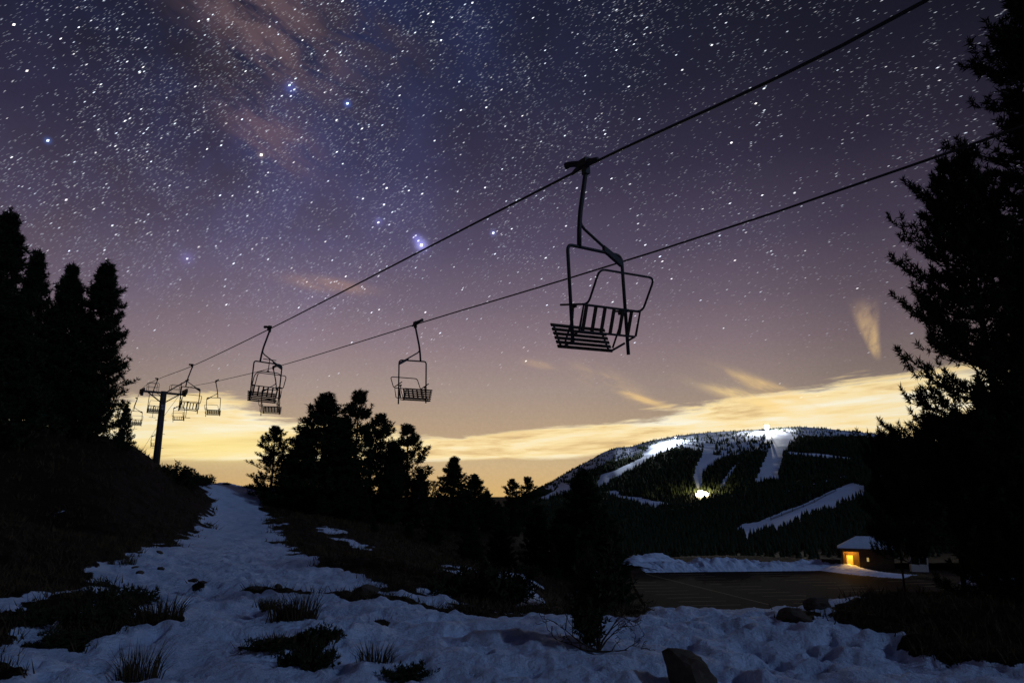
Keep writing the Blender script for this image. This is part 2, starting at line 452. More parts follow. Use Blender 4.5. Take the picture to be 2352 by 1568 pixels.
bp([(540,1357),(575,1350),(620,1354),(660,1357),(720,1362),(760,1361),(800,1360),(840,1357),(870,1366),(900,1380),(960,1386),(1040,1396),(1130,1404),(1250,1414),(1252,1417),(1150,1418),(1060,1412),(1000,1406),(950,1400),(880,1392),(820,1383),(770,1370),(700,1366),(640,1366),(590,1364)])
bp([(290,1425),(350,1412),(420,1428),(425,1440),(370,1448),(290,1446),(180,1490),(150,1500),(110,1470),(150,1440),(220,1430)])
bp([(555,1490),(600,1482),(650,1490),(690,1480),(760,1490),(770,1502),(700,1500),(640,1505),(590,1502)])
bp([(1795,1418),(1830,1400),(1880,1408),(1885,1440),(1840,1450),(1800,1440)])
bp([(600,1404),(625,1398),(640,1410),(620,1416)]); bp([(630,1430),(670,1420),(725,1418),(720,1428),(680,1440),(640,1446)])
bp([(860,1436),(890,1430),(910,1438),(880,1446)]); bp([(430,1356),(470,1355),(470,1360),(440,1361)])

def snowmask(x, y):
    wx_ = x + (fbm(x * 1.1, y * 1.1, 5, 4) - .5) * (.9 + .035 * np.hypot(x, y)) * 1.2
    wy_ = y + (fbm(x * 1.1 + 40, y * 1.1, 6, 4) - .5) * (.9 + .035 * np.hypot(x, y)) * 1.6
    m = np.zeros(x.shape, bool)
    for p in snow_polys: m |= inpoly(wx_, wy_, p)
    wx2 = x + (fbm(x * 3, y * 3, 15, 3) - .5) * .25; wy2 = y + (fbm(x * 3, y * 3, 16, 3) - .5) * .25
    for p in bare_polys: m &= ~inpoly(wx2, wy2, p)
    return m.astype(float)
_fp = []
for (x0, y0), (x1, y1), st in (((-.6, 5.2), (-9.5, 24), .62), ((5.2, 7.2), (-3.2, 12.6), .6), ((.8, 6.0), (6.4, 9.6), .58), ((-3.6, 6.2), (-6.4, 16), .66)):
    L_ = math.hypot(x1 - x0, y1 - y0); k_ = int(L_ / st); rg_ = random.Random(int(L_ * 100))
    for i_ in range(k_):
        f_ = (i_ + rg_.uniform(-.15, .15)) / k_; sd = .14 if i_ % 2 else -.14
        _fp.append((x0 + (x1 - x0) * f_ - (y1 - y0) / L_ * sd + rg_.gauss(0, .05), y0 + (y1 - y0) * f_ + (x1 - x0) / L_ * sd, (x1 - x0) / L_, (y1 - y0) / L_, rg_.uniform(.06, .12)))
def footprints(x, y):
    z = np.zeros(x.shape); near = np.nonzero((np.hypot(x, y) < 27) & (np.hypot(x, y) > 4))
    xs, ys = x[near], y[near]; zz = np.zeros(xs.shape)
    for px_, py_, dx_, dy_, dp in _fp:
        ux, uy = xs - px_, ys - py_; al = (ux * dx_ + uy * dy_) / .19; ac = (ux * dy_ - uy * dx_) / .12
        q = al * al + ac * ac
        zz += np.where(q < 9, dp * (.38 * np.exp(-(np.sqrt(q) - 1.45) ** 2 * 5) - np.exp(-q ** 1.5)), 0)
    z[near] = zz; return z
def bumps(x, y, s):
    r = np.hypot(x, y)
    a = (fbm(x * .55, y * .55, 21, 3) - .5) * .24
    b = (fbm(x * 2.2, y * 2.2, 22, 3) - .5) * .14
    cup = np.abs(fbm(x * 1.25 + 3, y * 1.5, 23, 2) - .5) * -.16 - np.clip(.36 - fbm(x * 3.1, y * 3.1 + 7, 27, 2), 0, 1) * .5 * np.clip(1.5 - r / 18, 0, 1)
    c = (fbm(x * 5.0, y * 5.0, 24, 4, .6) - .5) * .10
    snowz = a + b + cup + c * np.clip(1.6 - r / 25, .3, 1) + .05
    soil = (fbm(x * 1.0, y * 1.0, 25, 4) - .5) * .30 + (fbm(x * 4, y * 4, 26, 3) - .5) * .14 + .05
    return soil * (1 - s) + (snowz + footprints(x, y)) * s
def HG(x, y):
    x = np.atleast_1d(np.asarray(x, float)); y = np.atleast_1d(np.asarray(y, float))
    return H0(x, y) + bumps(x, y, snowmask(x, y))

def make_ground():
    th = np.concatenate([np.linspace(-180, -52, 60)[:-1], np.linspace(-50, 50, 560), np.linspace(52, 180, 60)[1:]]) * math.pi / 180
    rr = np.concatenate([np.linspace(.4, 3.6, 14)[:-1], 3.6 * (150 / 3.6) ** np.linspace(0, 1, 360)])
    T, RR = np.meshgrid(th, rr); X = np.sin(T) * RR; Y = np.cos(T) * RR
    s = snowmask(X, Y)
    k = np.array([.25, .5, .25])
    s2 = np.apply_along_axis(lambda q: np.convolve(np.pad(q, 1, 'edge'), k, 'valid'), 1, s)
    s2 = np.apply_along_axis(lambda q: np.convolve(np.pad(q, 1, 'edge'), k, 'valid'), 0, s2)
    Z = H0(X, Y) + bumps(X, Y, s2)
    # sink gently at the outer rim into the valley floor
    Z = Z - np.clip((RR - 135) / 15, 0, 1) ** 2 * 3
    n, m = T.shape
    idx = np.arange(n * m).reshape(n, m)
    F = np.stack([idx[:-1, :-1], idx[:-1, 1:], idx[1:, 1:], idx[1:, :-1]], -1).reshape(-1, 4)[:, ::-1]
    V = np.stack([X, Y, Z], -1).reshape(-1, 3)
    me = np_mesh('ground', V, F, M['ground'], True, {'snow': s2.ravel()})
    # close the hole under the camera
    o = link_mesh('ground', me); tag(o, 'snow covered track and dark turf falling away to the car park', kind='structure')
make_ground()

# far valley floor to the horizon
mb = MB(); ring = []
rads = (120, 400, 1500, 6000, 25000, 60000)
V = []; F = []
for i, r in enumerate(rads):
    for k in range(96):
        a = 2 * math.pi * k / 96; V.append((r * math.sin(a), r * math.cos(a), -22 - min(r, 1500) * .03))
for i in range(len(rads) - 1):
    for k in range(96):
        F.append((i*96 + k, (i+1)*96 + k, (i+1)*96 + (k+1) % 96, i*96 + (k+1) % 96))
o = link_mesh('valley', np_mesh('valley', V, F, mat('valley_floor', (.02, .022, .018), .95, .004, .4)))
tag(o, 'dark valley floor reaching to the horizon', kind='structure')

# ------------------------------------------------------------------ hillside and mountain
def Z6(pts): return [(1148.4 + .415 * a, 918.7 + .415 * b) for a, b in pts]
def dirs(px, py):
    u = (px - CXP) / FPX; v = (CYP - py) / FPX
    hx, hy, hz = u, CA - v * SA, SA + v * CA; L = np.hypot(hx, hy)
    return hx / L, hy / L, hz / L

class Slope:
    def __init__(s, ridge, foot, dcurve, pxs, ease, seed, rough):
        r = Z6(ridge); s.rx = [a for a, b in r]; s.ry = [b for a, b in r]
        s.foot = foot; s.dc = dcurve; s.pxs = pxs; s.ease = ease; s.seed = seed; s.rough = rough
    def ridge(s, px): return np.interp(px, s.rx, s.ry)
    def at(s, px, t):
        """t 0 foot .. 1 ridge (beyond: back side) -> xyz, nominal py"""
        tc_ = np.clip(t, 0, 1); e = 1 - (1 - tc_) ** s.ease
        py = s.foot + (s.ridge(px) - s.foot) * e
        D = np.interp(t, s.dc[0], s.dc[1]); x, y, zt = dirs(px, py)
        X, Y = x * D, y * D
        Z = zt * D + (fbm(X * s.rough[0], Y * s.rough[0], s.seed, 4) - .5) * s.rough[1] * np.clip(t * 4, 0, 1)
        Z = Z - np.clip(t - 1, 0, 9) * (s.dc[1][-2]) * .25
        return X, Y, Z, py
    def mesh(s, name, m, maskfn, nt_):
        ts = np.concatenate([np.linspace(0, 1, nt_), [1.04, 1.12, 1.25]])
        A, T = np.meshgrid(s.pxs, ts); X, Y, Z, py = s.at(A, T)
        sn = maskfn(A, py, T)
        n, k = A.shape; idx = np.arange(n * k).reshape(n, k)
        F = np.stack([idx[:-1, :-1], idx[:-1, 1:], idx[1:, 1:], idx[1:, :-1]], -1).reshape(-1, 4)
        return link_mesh(name, np_mesh(name, np.stack([X, Y, Z], -1).reshape(-1, 3), F, m, True, {'snow': sn.ravel()}))

mount = Slope([(-900,700),(-300,665),(0,600),(100,540),(200,490),(300,440),(400,380),(500,330),(570,290),(640,265),(730,260),(830,228),(960,200),(1100,180),(1300,168),
               (1440,160),(1560,152),(1650,147),(1800,155),(1990,172),(2300,215),(3000,340),(4200,560)], 1195,
              ([0, .5, 1, 1.25], [1500, 2050, 2700, 3300]), np.linspace(950, 2700, 330), 1.35, 71, (.004, 14))
MP = [Z6(p) for p in (
    [(200,550),(300,505),(345,455),(415,470),(415,495),(330,520),(230,552)],
    [(580,505),(650,495),(665,525),(760,535),(870,560),(955,572),(840,600),(770,575),(700,545),(600,518)],
    [(535,455),(560,410),(640,385),(720,350),(790,315),(800,290),(850,252),(960,225),(985,235),(960,265),(880,295),(800,340),(720,390),(640,430),(560,480),(545,490)],
    [(1130,240),(1200,240),(1180,300),(1250,305),(1210,340),(1140,380),(1115,420),(1125,480),(1085,482),(1066,430),(1082,370),(1115,310)],
    [(1325,335),(1296,392),(1246,462),(1212,505),(1230,450),(1278,380)],
    [(1525,175),(1612,185),(1598,260),(1568,300),(1560,340),(1535,430),(1475,442),(1405,458),(1436,390),(1450,350),(1488,280),(1506,240)],
    [(1590,283),(1700,293),(1770,297),(1940,320),(1940,332),(1800,320),(1700,308),(1590,295)],
    [(1074,548),(1096,486),(1135,500),(1165,520),(1115,552)])]
MPATCH = [Z6(p) for p in ([(240,490),(330,430),(450,360),(560,292),(640,262),(730,255),(820,290),(720,320),(600,345),(540,375),(420,425),(300,500)],
    [(730,262),(980,180),(1180,150),(1400,140),(1600,130),(1990,150),(2400,220),(2400,250),(1990,198),(1800,200),(1650,205),(1600,255),(1500,285),(1420,270),(1330,295),(1240,312),(1130,270),(1000,270),(850,262)])]
def mount_code(px, py):
    """2 open piste, 1 scattered trees on snow, 0 forest"""
    w = (fbm(px * .09, py * .18, 3, 4) - .5); qx = px + w * 9; qy = py + (fbm(px * .09 + 50, py * .18, 4, 4) - .5) * 6
    c = np.zeros(np.shape(px))
    for p in MPATCH: c = np.where(inpoly(qx, qy, p), 1, c)
    for p in MP: c = np.where(inpoly(px + w * 4, py + w * 2.5, p), 2, c)
    return c
def mount_mask(px, py, t): return np.where(mount_code(px, py) > 0, 1.0, 0.0)
o = mount.mesh('mountain', M['mount'], mount_mask, 170)
tag(o, 'broad snowy mountain with forest and open pistes', kind='structure')

hill = Slope([(a_, b_ + 26) for a_, b_ in [(-900,690),(-300,650),(0,612),(100,590),(200,570),(400,525),(560,508),(600,520),(700,550),(850,592),(950,577),(1050,557),(1150,535),(1250,505),(1400,470),(1600,430),
              (1800,400),(2000,365),(2200,325),(2350,300),(2800,240),(4200,200)]], 1292,
             ([0, .3, .6, 1, 1.25], [128, 430, 680, 1000, 1250]), np.linspace(950, 2700, 320), 1.0, 81, (.006, 5))
HP = [Z6(p) for p in ([(1300,715),(1345,690),(1420,680),(1560,618),(1700,558),(1850,498),(1950,458),(2020,478),(2014,522),(1900,572),(1830,602),(1700,652),(1600,702),(1500,716),(1430,756),(1360,794),(1340,752)],
    [(2085,412),(2160,378),(2240,372),(2200,402),(2100,434)], [(2245,345),(2290,330),(2305,345),(2260,358)], [(1148,808),(1172,782),(1172,838)],
    [(1480,545),(1600,500),(1740,462),(1900,420),(1905,425),(1740,468),(1600,507)])]
def hill_mask(px, py, t):
    w = fbm(px * .07, py * .15, 9, 4) - .5
    c = np.zeros(np.shape(px))
    for i, p in enumerate(HP):
        k = inpoly(px + w * 5, py + w * 3, p)
        if i == 4: k &= fbm(px * .2, py * .2, 19, 2) > .52
        c = np.where(k, 1.0, c)
    return c
o = hill.mesh('hillside', M['hill'], hill_mask, 150)
tag(o, 'dark wooded hillside with one diagonal snow piste', kind='structure')

# distant ridges seen through the gaps
def ridge_strip(name, label, pts, D, depth, m, snowv):
    pxs = np.linspace(pts[0][0], pts[-1][0], 160); py = np.interp(pxs, [a for a, b in pts], [b for a, b in pts])
    V = []; sn = []
    for k, (dd, dz) in enumerate(((0, None), (.35, .55), (1, 1.0), (1.5, .5))):
        D_ = D + depth * dd; x, y, zt = dirs(pxs, py)
        zr = zt * (D + depth); nz = (fbm(pxs * .06, pxs * 0 + dd * 3, 33, 4) - .5) * D * .004
        z = zr * 0 - D * .03 if dz is None else zr * dz - D * .03 * (1 - dz) + nz
        V.append(np.stack([x * D_, y * D_, z], -1)); sn.append(np.full(len(pxs), snowv))
    n, k = 4, len(pxs); idx = np.arange(n * k).reshape(n, k)
    F = np.stack([idx[:-1, :-1], idx[:-1, 1:], idx[1:, 1:], idx[1:, :-1]], -1).reshape(-1, 4)
    o = link_mesh(name, np_mesh(name, np.concatenate(V), F, m, True, {'snow': np.concatenate(sn)}))
    tag(o, label, kind='structure')
ridge_strip('far_ridge', 'low snowy ridge far behind the track crest', [(380,1130),(470,1112),(520,1108),(560,1116),(590,1124),(620,1118),(700,1128),(800,1150)], 3600, 900, M['mount'], 1.0)
ridge_strip('distant_hills', 'hazy dark hills on the far horizon', [(300,1143),(600,1138),(900,1142),(1100,1146),(1140,1144),(1180,1147),(1300,1146),(1700,1150)], 14000, 3000, M['mount'], .4)

# ------------------------------------------------------------------ distant forests (uncountable)
def cone_forest(name, label, slope, n, accept, hfun, tiers, sides, seed, jag=.35):
    rng = np.random.default_rng(seed)
    px = rng.uniform(slope.pxs[0] + 150, slope.pxs[-1] - 150, n * 3)
    dmin, dmax = slope.dc[1][0], slope.dc[1][-2]
    D = np.sqrt(rng.uniform(dmin ** 2, dmax ** 2, n * 3)); t = np.interp(D, slope.dc[1], slope.dc[0])
    X, Y, Z, py = slope.at(px, t)
    ok = accept(px, py, t, rng); X, Y, Z, D, px, py = (q[ok][:n] for q in (X, Y, Z, D, px, py))
    h = hfun(D, rng, len(X), px, py); r = h * rng.uniform(.17, .26, len(X))
    Vs = []; Fs = []; off = 0; a = np.arange(sides) * 2 * math.pi / sides
    for k in range(tiers):
        z0 = (.06 + .30 * k) if tiers > 1 else .0
        z1 = min(1.0, z0 + (.5 if k < tiers - 1 else 1.0)) if tiers > 1 else 1.0
        rk = r * (1 - .27 * k)
        jit = 1 + (rng.random((len(X), sides)) - .5) * 2 * jag
        rot = rng.uniform(0, 6.28, len(X))
        bx = X[:, None] + np.cos(a + rot[:, None]) * rk[:, None] * jit
        by = Y[:, None] + np.sin(a + rot[:, None]) * rk[:, None] * jit
        bz = Z[:, None] + h[:, None] * (z0 + (rng.random((len(X), sides)) - .5) * .08)
        base_ = np.stack([bx, by, bz], -1); apex = np.stack([X, Y, Z + h * z1], -1)[:, None]
        V_ = np.concatenate([base_, apex], 1); m_ = sides + 1
        f = np.array([[i, (i + 1) % sides, sides] for i in range(sides)])
        Fs.append((f[None] + (np.arange(len(X)) * m_)[:, None, None] + off).reshape(-1, 3)); off += V_.shape[0] * m_
        Vs.append(V_.reshape(-1, 3))
    o = link_mesh(name, np_mesh(name, np.concatenate(Vs), np.concatenate(Fs), M['farneedle']))
    return tag(o, label, 'forest', kind='stuff')
def acc_m(px, py, t, rng):
    c = mount_code(px, py); cl = fbm(px * .11, py * .3, 44, 3); q = rng.random(px.shape)
    return ((c == 0) & (q < .9)) | ((c == 1) & (q < np.clip((cl - .42) * 3.2, .05, .9)))
cone_forest('mountain_forest', 'dark conifer forest between the pistes of the snowy mountain', mount, 24000, acc_m,
            lambda D, rng, n, px, py: rng.uniform(7, 14, n) * np.clip((py - mount.ridge(px)) / 60 + .55, .55, 1.15), 1, 6, 5)
def acc_h(px, py, t, rng): return (hill_mask(px, py, t) < .5) & (t > .02)
cone_forest('hillside_forest', 'black conifer forest covering the hillside above the car park', hill, 15000, acc_h,
            lambda D, rng, n, px, py: rng.uniform(4.0, 8.5, n) * np.clip(D / 420, .4, 1.0), 2, 6, 6)

# ------------------------------------------------------------------ stars (a celestial sphere far beyond everything)
def make_stars():
    rng = np.random.default_rng(11)
    A = R(137.0); pole = np.array([-math.sin(A) * math.cos(R(42)), math.cos(A) * math.cos(R(42)), math.sin(R(42))])
    N = 46000
    az = rng.uniform(-R(56), R(56), N * 4); sz = rng.uniform(math.sin(R(5.5)), .87, N * 4); el = np.arcsin(sz)
    S = np.stack([np.sin(az) * np.cos(el), np.cos(az) * np.cos(el), sz], -1)
    mwv = np.array(mwn); b = S @ mwv
    dens = .28 + .72 * np.exp(-(b / .32) ** 2)
    dens *= np.clip(fbm(az * 14 + 40, el * 14 + 40, 61, 4) * 2.4 - .42, .26, 1.3)
    dens *= np.clip((np.degrees(el) - 5.0) / 13, 0.0, 1) ** .9
    keep = rng.random(len(S)) < dens; S = S[keep][:N]; el = el[keep][:N]
    n = len(S)
    mag = rng.pareto(1.95, n) + 1.0                               # heavy tail of bright ones
    mag = np.minimum(mag, 26)
    ext = np.clip((np.degrees(el) - 4) / 16, .12, 1)
    lum = .11 * mag ** 1.0 * ext
    wid = .00021 * np.minimum(mag, 14) ** .36
    leng = np.full(n, .0020) * rng.uniform(.8, 1.15, n)
    tint = rng.random(n)
    col = np.stack([.74 + .26 * tint ** 2, .82 + .12 * tint, 1.0 - .28 * np.clip(tint - .75, 0, 1)], -1)
    # bright stars sighted one by one: px, py, size, luminance, colour
    BR = [(600,356,2.5,3.0,(1,.95,.82)),(798,238,2.1,2.6,(.7,.85,1)),(1133,535,2.2,2.6,(.75,.85,1)),(968,563,3.2,2.2,(.85,.85,1)),(961,553,1.6,1.5,(.8,.85,1)),(972,574,1.4,1.4,(.8,.85,1)),
          (955,541,1.3,1.2,(.8,.8,1)),(950,545,1.2,1.0,(.8,.8,1)),(869,511,1.8,2.0,(.8,.85,1)),(882,470,1.7,2.0,(.8,.85,1)),(888,432,1.7,2.0,(.8,.85,1)),(894,516,1.2,1.2,(.8,.8,1)),
          (665,196,1.8,2.0,(.7,.82,1)),(676,206,1.4,1.6,(.7,.82,1)),(668,221,1.4,1.4,(.75,.8,1)),(110,323,2.0,2.2,(.75,.88,1)),(32,57,1.8,2.0,(1,.9,.85)),(152,459,1.4,1.6,(.95,.9,1)),
          (995,51,1.7,2.0,(.8,.85,1)),(1013,93,1.6,1.8,(.8,.88,1)),(1055,188,1.4,1.6,(.8,.88,1)),(1114,431,1.5,1.5,(.85,.85,1)),(970,445,1.4,1.5,(.85,.85,1)),(773,276,1.5,1.6,(.8,.85,1)),
          (977,717,1.5,1.2,(.95,.9,1)),(1680,328,1.7,1.9,(1,.97,1)),(1736,238,1.5,1.6,(1,.95,.92)),(1635,104,1.5,1.6,(.9,.92,1)),(1567,161,1.4,1.4,(.9,.92,1)),(1117,247,1.4,1.5,(.9,.92,1)),
          (430,594,1.9,1.1,(.85,.85,1)),(258,518,1.5,1.2,(.8,.85,1)),(1825,443,1.4,1.3,(.85,.9,1)),(1688,598,1.3,1.2,(1,.95,.95)),(1208,829,1.3,1.1,(1,.95,.9)),(478,45,1.5,1.6,(.8,.9,1)),
          (1325,432,1.3,1.2,(.85,.85,1)),(1300,519,1.3,1.2,(.9,.9,1)),(62,163,1.5,1.6,(1,.93,.9)),(508,334,1.3,1.4,(.8,.88,1)),(1085,7,1.5,1.6,(.85,.9,1))]
    for px, py, sz_, l_, c_ in BR:
        p = np.array(P(px, py, 1)); p /= np.linalg.norm(p)
        S = np.vstack([S, p]); lum = np.r_[lum, l_]; wid = np.r_[wid, .00072 * sz_]; leng = np.r_[leng, max(.0020, .00085 * sz_)]; col = np.vstack([col, c_])
    n = len(S); RAD = 40000.0
    T = np.cross(pole, S); T /= np.linalg.norm(T, axis=1)[:, None]; B = np.cross(S, T)
    C = S * RAD; l = (leng * RAD)[:, None]; w = (wid * RAD)[:, None]
    V = np.stack([C + T * l, C - T * l, C + B * w, C - B * w + S * w * .8, C - B * w - S * w * .8], 1).reshape(-1, 3)
    f = np.array([(0,2,3),(0,3,4),(0,4,2),(1,3,2),(1,4,3),(1,2,4)])
    F = (f[None] + (np.arange(n) * 5)[:, None, None]).reshape(-1, 3)
    m = bpy.data.materials.new('starlight'); m.use_nodes = True; nt = m.node_tree; nt.nodes.clear()
    at = nt.nodes.new('ShaderNodeAttribute'); at.attribute_name = 'light'
    em = nt.nodes.new('ShaderNodeEmission'); nt.links.new(at.outputs['Color'], em.inputs['Color']); em.inputs['Strength'].default_value = .5
    tr = nt.nodes.new('ShaderNodeBsdfTransparent'); ad = nt.nodes.new('ShaderNodeAddShader'); ou = nt.nodes.new('ShaderNodeOutputMaterial')
    nt.links.new(em.outputs[0], ad.inputs[0]); nt.links.new(tr.outputs[0], ad.inputs[1]); nt.links.new(ad.outputs[0], ou.inputs['Surface'])
    m.cycles.emission_sampling = 'NONE'
    me = np_mesh('stars', V, F, m)
    a = me.attributes.new('light', 'FLOAT_VECTOR', 'POINT')
    a.data.foreach_set('vector', np.repeat(col * lum[:, None], 5, 0).astype(np.float32).ravel())
    o = link_mesh('stars', me); tag(o, 'countless white and bluish stars filling the night sky', 'stars', kind='stuff')
make_stars()

# ------------------------------------------------------------------ pines
def tufts_mesh(name, Pn, An, size, blades, width, seed, material, spread=.75):
    rng = np.random.default_rng(seed); n = len(Pn)
    Pn = np.asarray(Pn, float); An = np.asarray(An, float); An /= np.linalg.norm(An, axis=1)[:, None] + 1e-9
    D = An[:, None, :] * .8 + rng.normal(0, spread, (n, blades, 3)); D /= np.linalg.norm(D, axis=2)[..., None] + 1e-9
    L = size * rng.uniform(.65, 1.2, (n, blades, 1)); s = np.cross(D, rng.normal(0, 1, (n, blades, 3))); s /= np.linalg.norm(s, axis=2)[..., None] + 1e-9
    base_ = Pn[:, None, :] + D * L * .05
    a = base_ + s * width * L * .5 + D * L * .2; b = base_ - s * width * L * .5 + D * L * .2; c = Pn[:, None, :] + D * L
    V = np.stack([base_, a, c, b], 2).reshape(-1, 3)
    F = np.arange(n * blades * 4).reshape(-1, 4)
    return np_mesh(name, V, F, material)

def pine(h, rad, seed, crown=.12, step=.42, nb=5, tuft=.32, blades=7, width=.22, sub=6, lean=(0, 0), dens=1.0, tip=.55, twig_sides=4, gaps=0.0, oneside=None, tpk=4, taper=.85, full=.16):
    """returns trunk mesh, crown mesh"""
    rg = random.Random(seed); mb = MB()
    r0 = max(.05, h * .016)
    ph = rg.uniform(0, 6.28)
    def axis(t): return Vector((lean[0] * h * t * t + math.sin(t * 4 + ph) * h * .008, lean[1] * h * t * t + math.cos(t * 3 + ph) * h * .008, h * t))
    pts = [axis(i / 12) for i in range(13)]; pts[0].z -= .6
    mb.tube(pts, [r0 * (1 - i / 12.6) ** .8 for i in range(13)], 8)
    TP = []; TA = []
    z = h * crown; k = 0
    while z < h * .985:
        t = (z / h - crown) / (1 - crown)
        prof = min(1.0, .7 + t / full * .3) * (1 - t) ** taper * .97 + .02
        m = max(3, int(nb + rg.uniform(-1, 1)))
        a0 = rg.uniform(0, 6.28); wk = rg.uniform(.62, 1.12)
        for b in range(m):
            if rg.random() < gaps: continue
            aa = a0 + b * 6.283 / m + rg.uniform(-.35, .35)
            L = rad * prof * wk * (rg.uniform(.5, 1.0) if rg.random() < .75 else rg.uniform(.95, 1.25))
            if oneside is not None: L *= 1 + .45 * math.cos(aa - oneside)
            if L < .12: L = .12
            o = Vector((math.cos(aa), math.sin(aa), 0)); q0 = axis(z / h + rg.uniform(-.01, .01))
            sl = -.25 + .55 * t + rg.uniform(-.12, .12); cu = .34 + rg.uniform(-.1, .15)
            def bp_(s): return q0 + o * (L * s * (1 - .12 * s)) + Vector((0, 0, L * (sl * s + cu * s * s)))
            mb.tube([bp_(s) for s in (0, .35, .7, 1)], [max(.008, r0 * .22 * (1 - t * .6)), max(.007, r0 * .16), max(.006, r0 * .1), .004], twig_sides, False)
            side = o.cross(Vector((0, 0, 1)))
            ns = max(2, int(sub * (.45 + .55 * prof)))
            for s_ in range(ns):
                s = .28 + .72 * (s_ + rg.random() * .6) / ns
                if s > 1: s = 1
                c = bp_(s); sg = 1 if s_ % 2 else -1
                l2 = L * .34 * (1.15 - .6 * s) * rg.uniform(.7, 1.2) + .05
                d2 = (o * .75 + side * sg * rg.uniform(.4, 1.0) + Vector((0, 0, rg.uniform(.05, .7)))).normalized()
                e2 = c + d2 * l2 + Vector((0, 0, l2 * .25))
                if l2 > .15: mb.tube([c, (c + e2) / 2 + Vector((0, 0, -.02 * l2)), e2], [.008, .006, .004], 3, False)
                if rg.random() > dens: continue
                up = (d2 * .55 + Vector((rg.uniform(-.3, .3), rg.uniform(-.3, .3), tip + .35))).normalized()
                for w in range(tpk):
                    f = (w + rg.random()) / tpk
                    if w < tpk // 2: TP.append(c.lerp(e2, .45 + .55 * f * 2)); TA.append(d2 + Vector((0, 0, .5)))
                    else: TP.append(e2 + up * (tuft * 1.15 * (f * 2 - 1))); TA.append(up + Vector((rg.uniform(-.3, .3), rg.uniform(-.3, .3), .2)))
            for w in range(3):
                TP.append(bp_(1) + Vector((0, 0, tuft * .5 * w)) * (1 - t)); TA.append(o * .5 + Vector((0, 0, .9)))
        z += step * rg.uniform(.75, 1.2) * (1 - .35 * t); k += 1
    for w in range(12):
        TP.append(axis(1 - .035 + .006 * w)); TA.append(Vector((rg.uniform(-.4, .4), rg.uniform(-.4, .4), 1)))
    return mb.mesh('trunk', M['bark'], True), tufts_mesh('crown', TP, TA, tuft, blades, width, seed, M['needle'])

def place_tree(me2, loc, label, rz=0.0, sc=1.0, group=None, name='pine_tree'):
    o = empty(name, loc, label, 'tree', group, rz); o.scale = sc if isinstance(sc, tuple) else (sc,) * 3
    link_mesh('trunk', me2[0], o); link_mesh('crown', me2[1], o)
    return o

def tree_at(px, ptop, d, label, meshes, mh, dz=0.0, wide=1.0, rz=None, group=None, base=None):
    """foot under the sighting px at depth d on the ground; scaled so the top reaches row ptop"""
    p = P(px, ptop, d); g = float(HG(p.x, p.y)[0]) - .1 + dz if base is None else base
    h = p.z - g; s = h / mh
    random.seed(int(px * 7 + ptop)); rz = random.uniform(0, 6.28) if rz is None else rz
    return place_tree(meshes, (p.x, p.y, g), label, rz, (s * wide, s * wide, s), group)

TALL = [pine(12.0, 2.7, 100 + i, crown=.03, step=.33, nb=6, tuft=.25, blades=8, width=.22, sub=8, tpk=5, taper=.84, full=.1) for i in range(3)]
WIDE = [pine(10.0, 3.5, 200 + i, crown=.02, step=.36, nb=6, tuft=.28, blades=8, width=.24, sub=9, gaps=.08, tpk=5, taper=.92) for i in range(3)]
OPEN = [pine(9.0, 3.3, 300 + i, crown=.06, step=.50, nb=6, tuft=.27, blades=8, width=.24, sub=8, gaps=.16, dens=.88, tpk=5, taper=.68) for i in range(2)]
GL = 'pines on the dark left hill'
tree_at(-95, 430, 38, 'tall black pine cut by the left edge of the picture', TALL[1], 12, group=GL, wide=1.35)
tree_at(18, 492, 41, 'tallest visible pine of the left hill, second from the picture edge', TALL[0], 12, group=GL, wide=1.15)
tree_at(93, 588, 45, 'slim pine just right of the tallest pine on the left hill', TALL[2], 12, group=GL, wide=1.05)
tree_at(172, 617, 46, 'pine with a pointed top, second from the right on the left hill', TALL[1], 12, group=GL, wide=1.15)
tree_at(244, 610, 47, 'rightmost tall pine of the left hill, nearest the lift tower', TALL[0], 12, group=GL, wide=1.25, rz=2.0)
tree_at(128, 715, 52, 'shorter pine filling the gap between two left hill pines', WIDE[0], 10, group=GL)
tree_at(40, 690, 36, 'broad dark pine in front of the tallest left hill pine', WIDE[1], 10, group=GL, wide=1.2)
tree_at(212, 760, 49, 'low pine in the gap before the rightmost left hill pine', WIDE[2], 10, group=GL)
tree_at(292, 930, 49, 'small pine at the right foot of the left hill group', WIDE[1], 10, group=GL, wide=.9)
GM = 'pines in the middle beyond the snow track'
tree_at(632, 984, 74, 'airy pine standing alone at the left of the middle group', OPEN[0], 9, group=GM, wide=1.35)
tree_at(752, 910, 72, 'broad dense pine with a pointed top, left of the tallest middle pine', WIDE[0], 10, group=GM, wide=1.6)
tree_at(826, 906, 75, 'tallest pine of the middle group', OPEN[1], 9, group=GM, wide=1.12)
tree_at(700, 985, 70, 'dark shoulder pine leaning on the left of the broad middle pine', WIDE[1], 10, group=GM, wide=1.4)
tree_at(878, 958, 77, 'airy pine just right of the tallest middle pine', OPEN[0], 9, group=GM, wide=1.15)
tree_at(936, 982, 75, 'pointed pine at the right end of the tall middle group', OPEN[1], 9, group=GM, wide=1.3)
tree_at(796, 1030, 70, 'low dark pine in front of the tallest middle pine', WIDE[2], 10, group=GM, wide=1.3)
tree_at(900, 1075, 70, 'low dark pine in front of the right half of the middle group', WIDE[0], 10, group=GM, wide=1.35)
tree_at(788, 968, 73, 'dense pine wedged between the two tallest middle pines', WIDE[1], 10, group=GM, wide=1.3)
tree_at(908, 1020, 74, 'dense pine wedged between the airy pines at the right of the middle group', WIDE[2], 10, group=GM, wide=1.5)
tree_at(665, 1045, 72, 'low dense pine right beside the airy lone pine', WIDE[0], 10, group=GM, wide=1.5)
tree_at(968, 1080, 72, 'short pine at the outer right foot of the tall middle group', WIDE[1], 10, group=GM, wide=1.1)
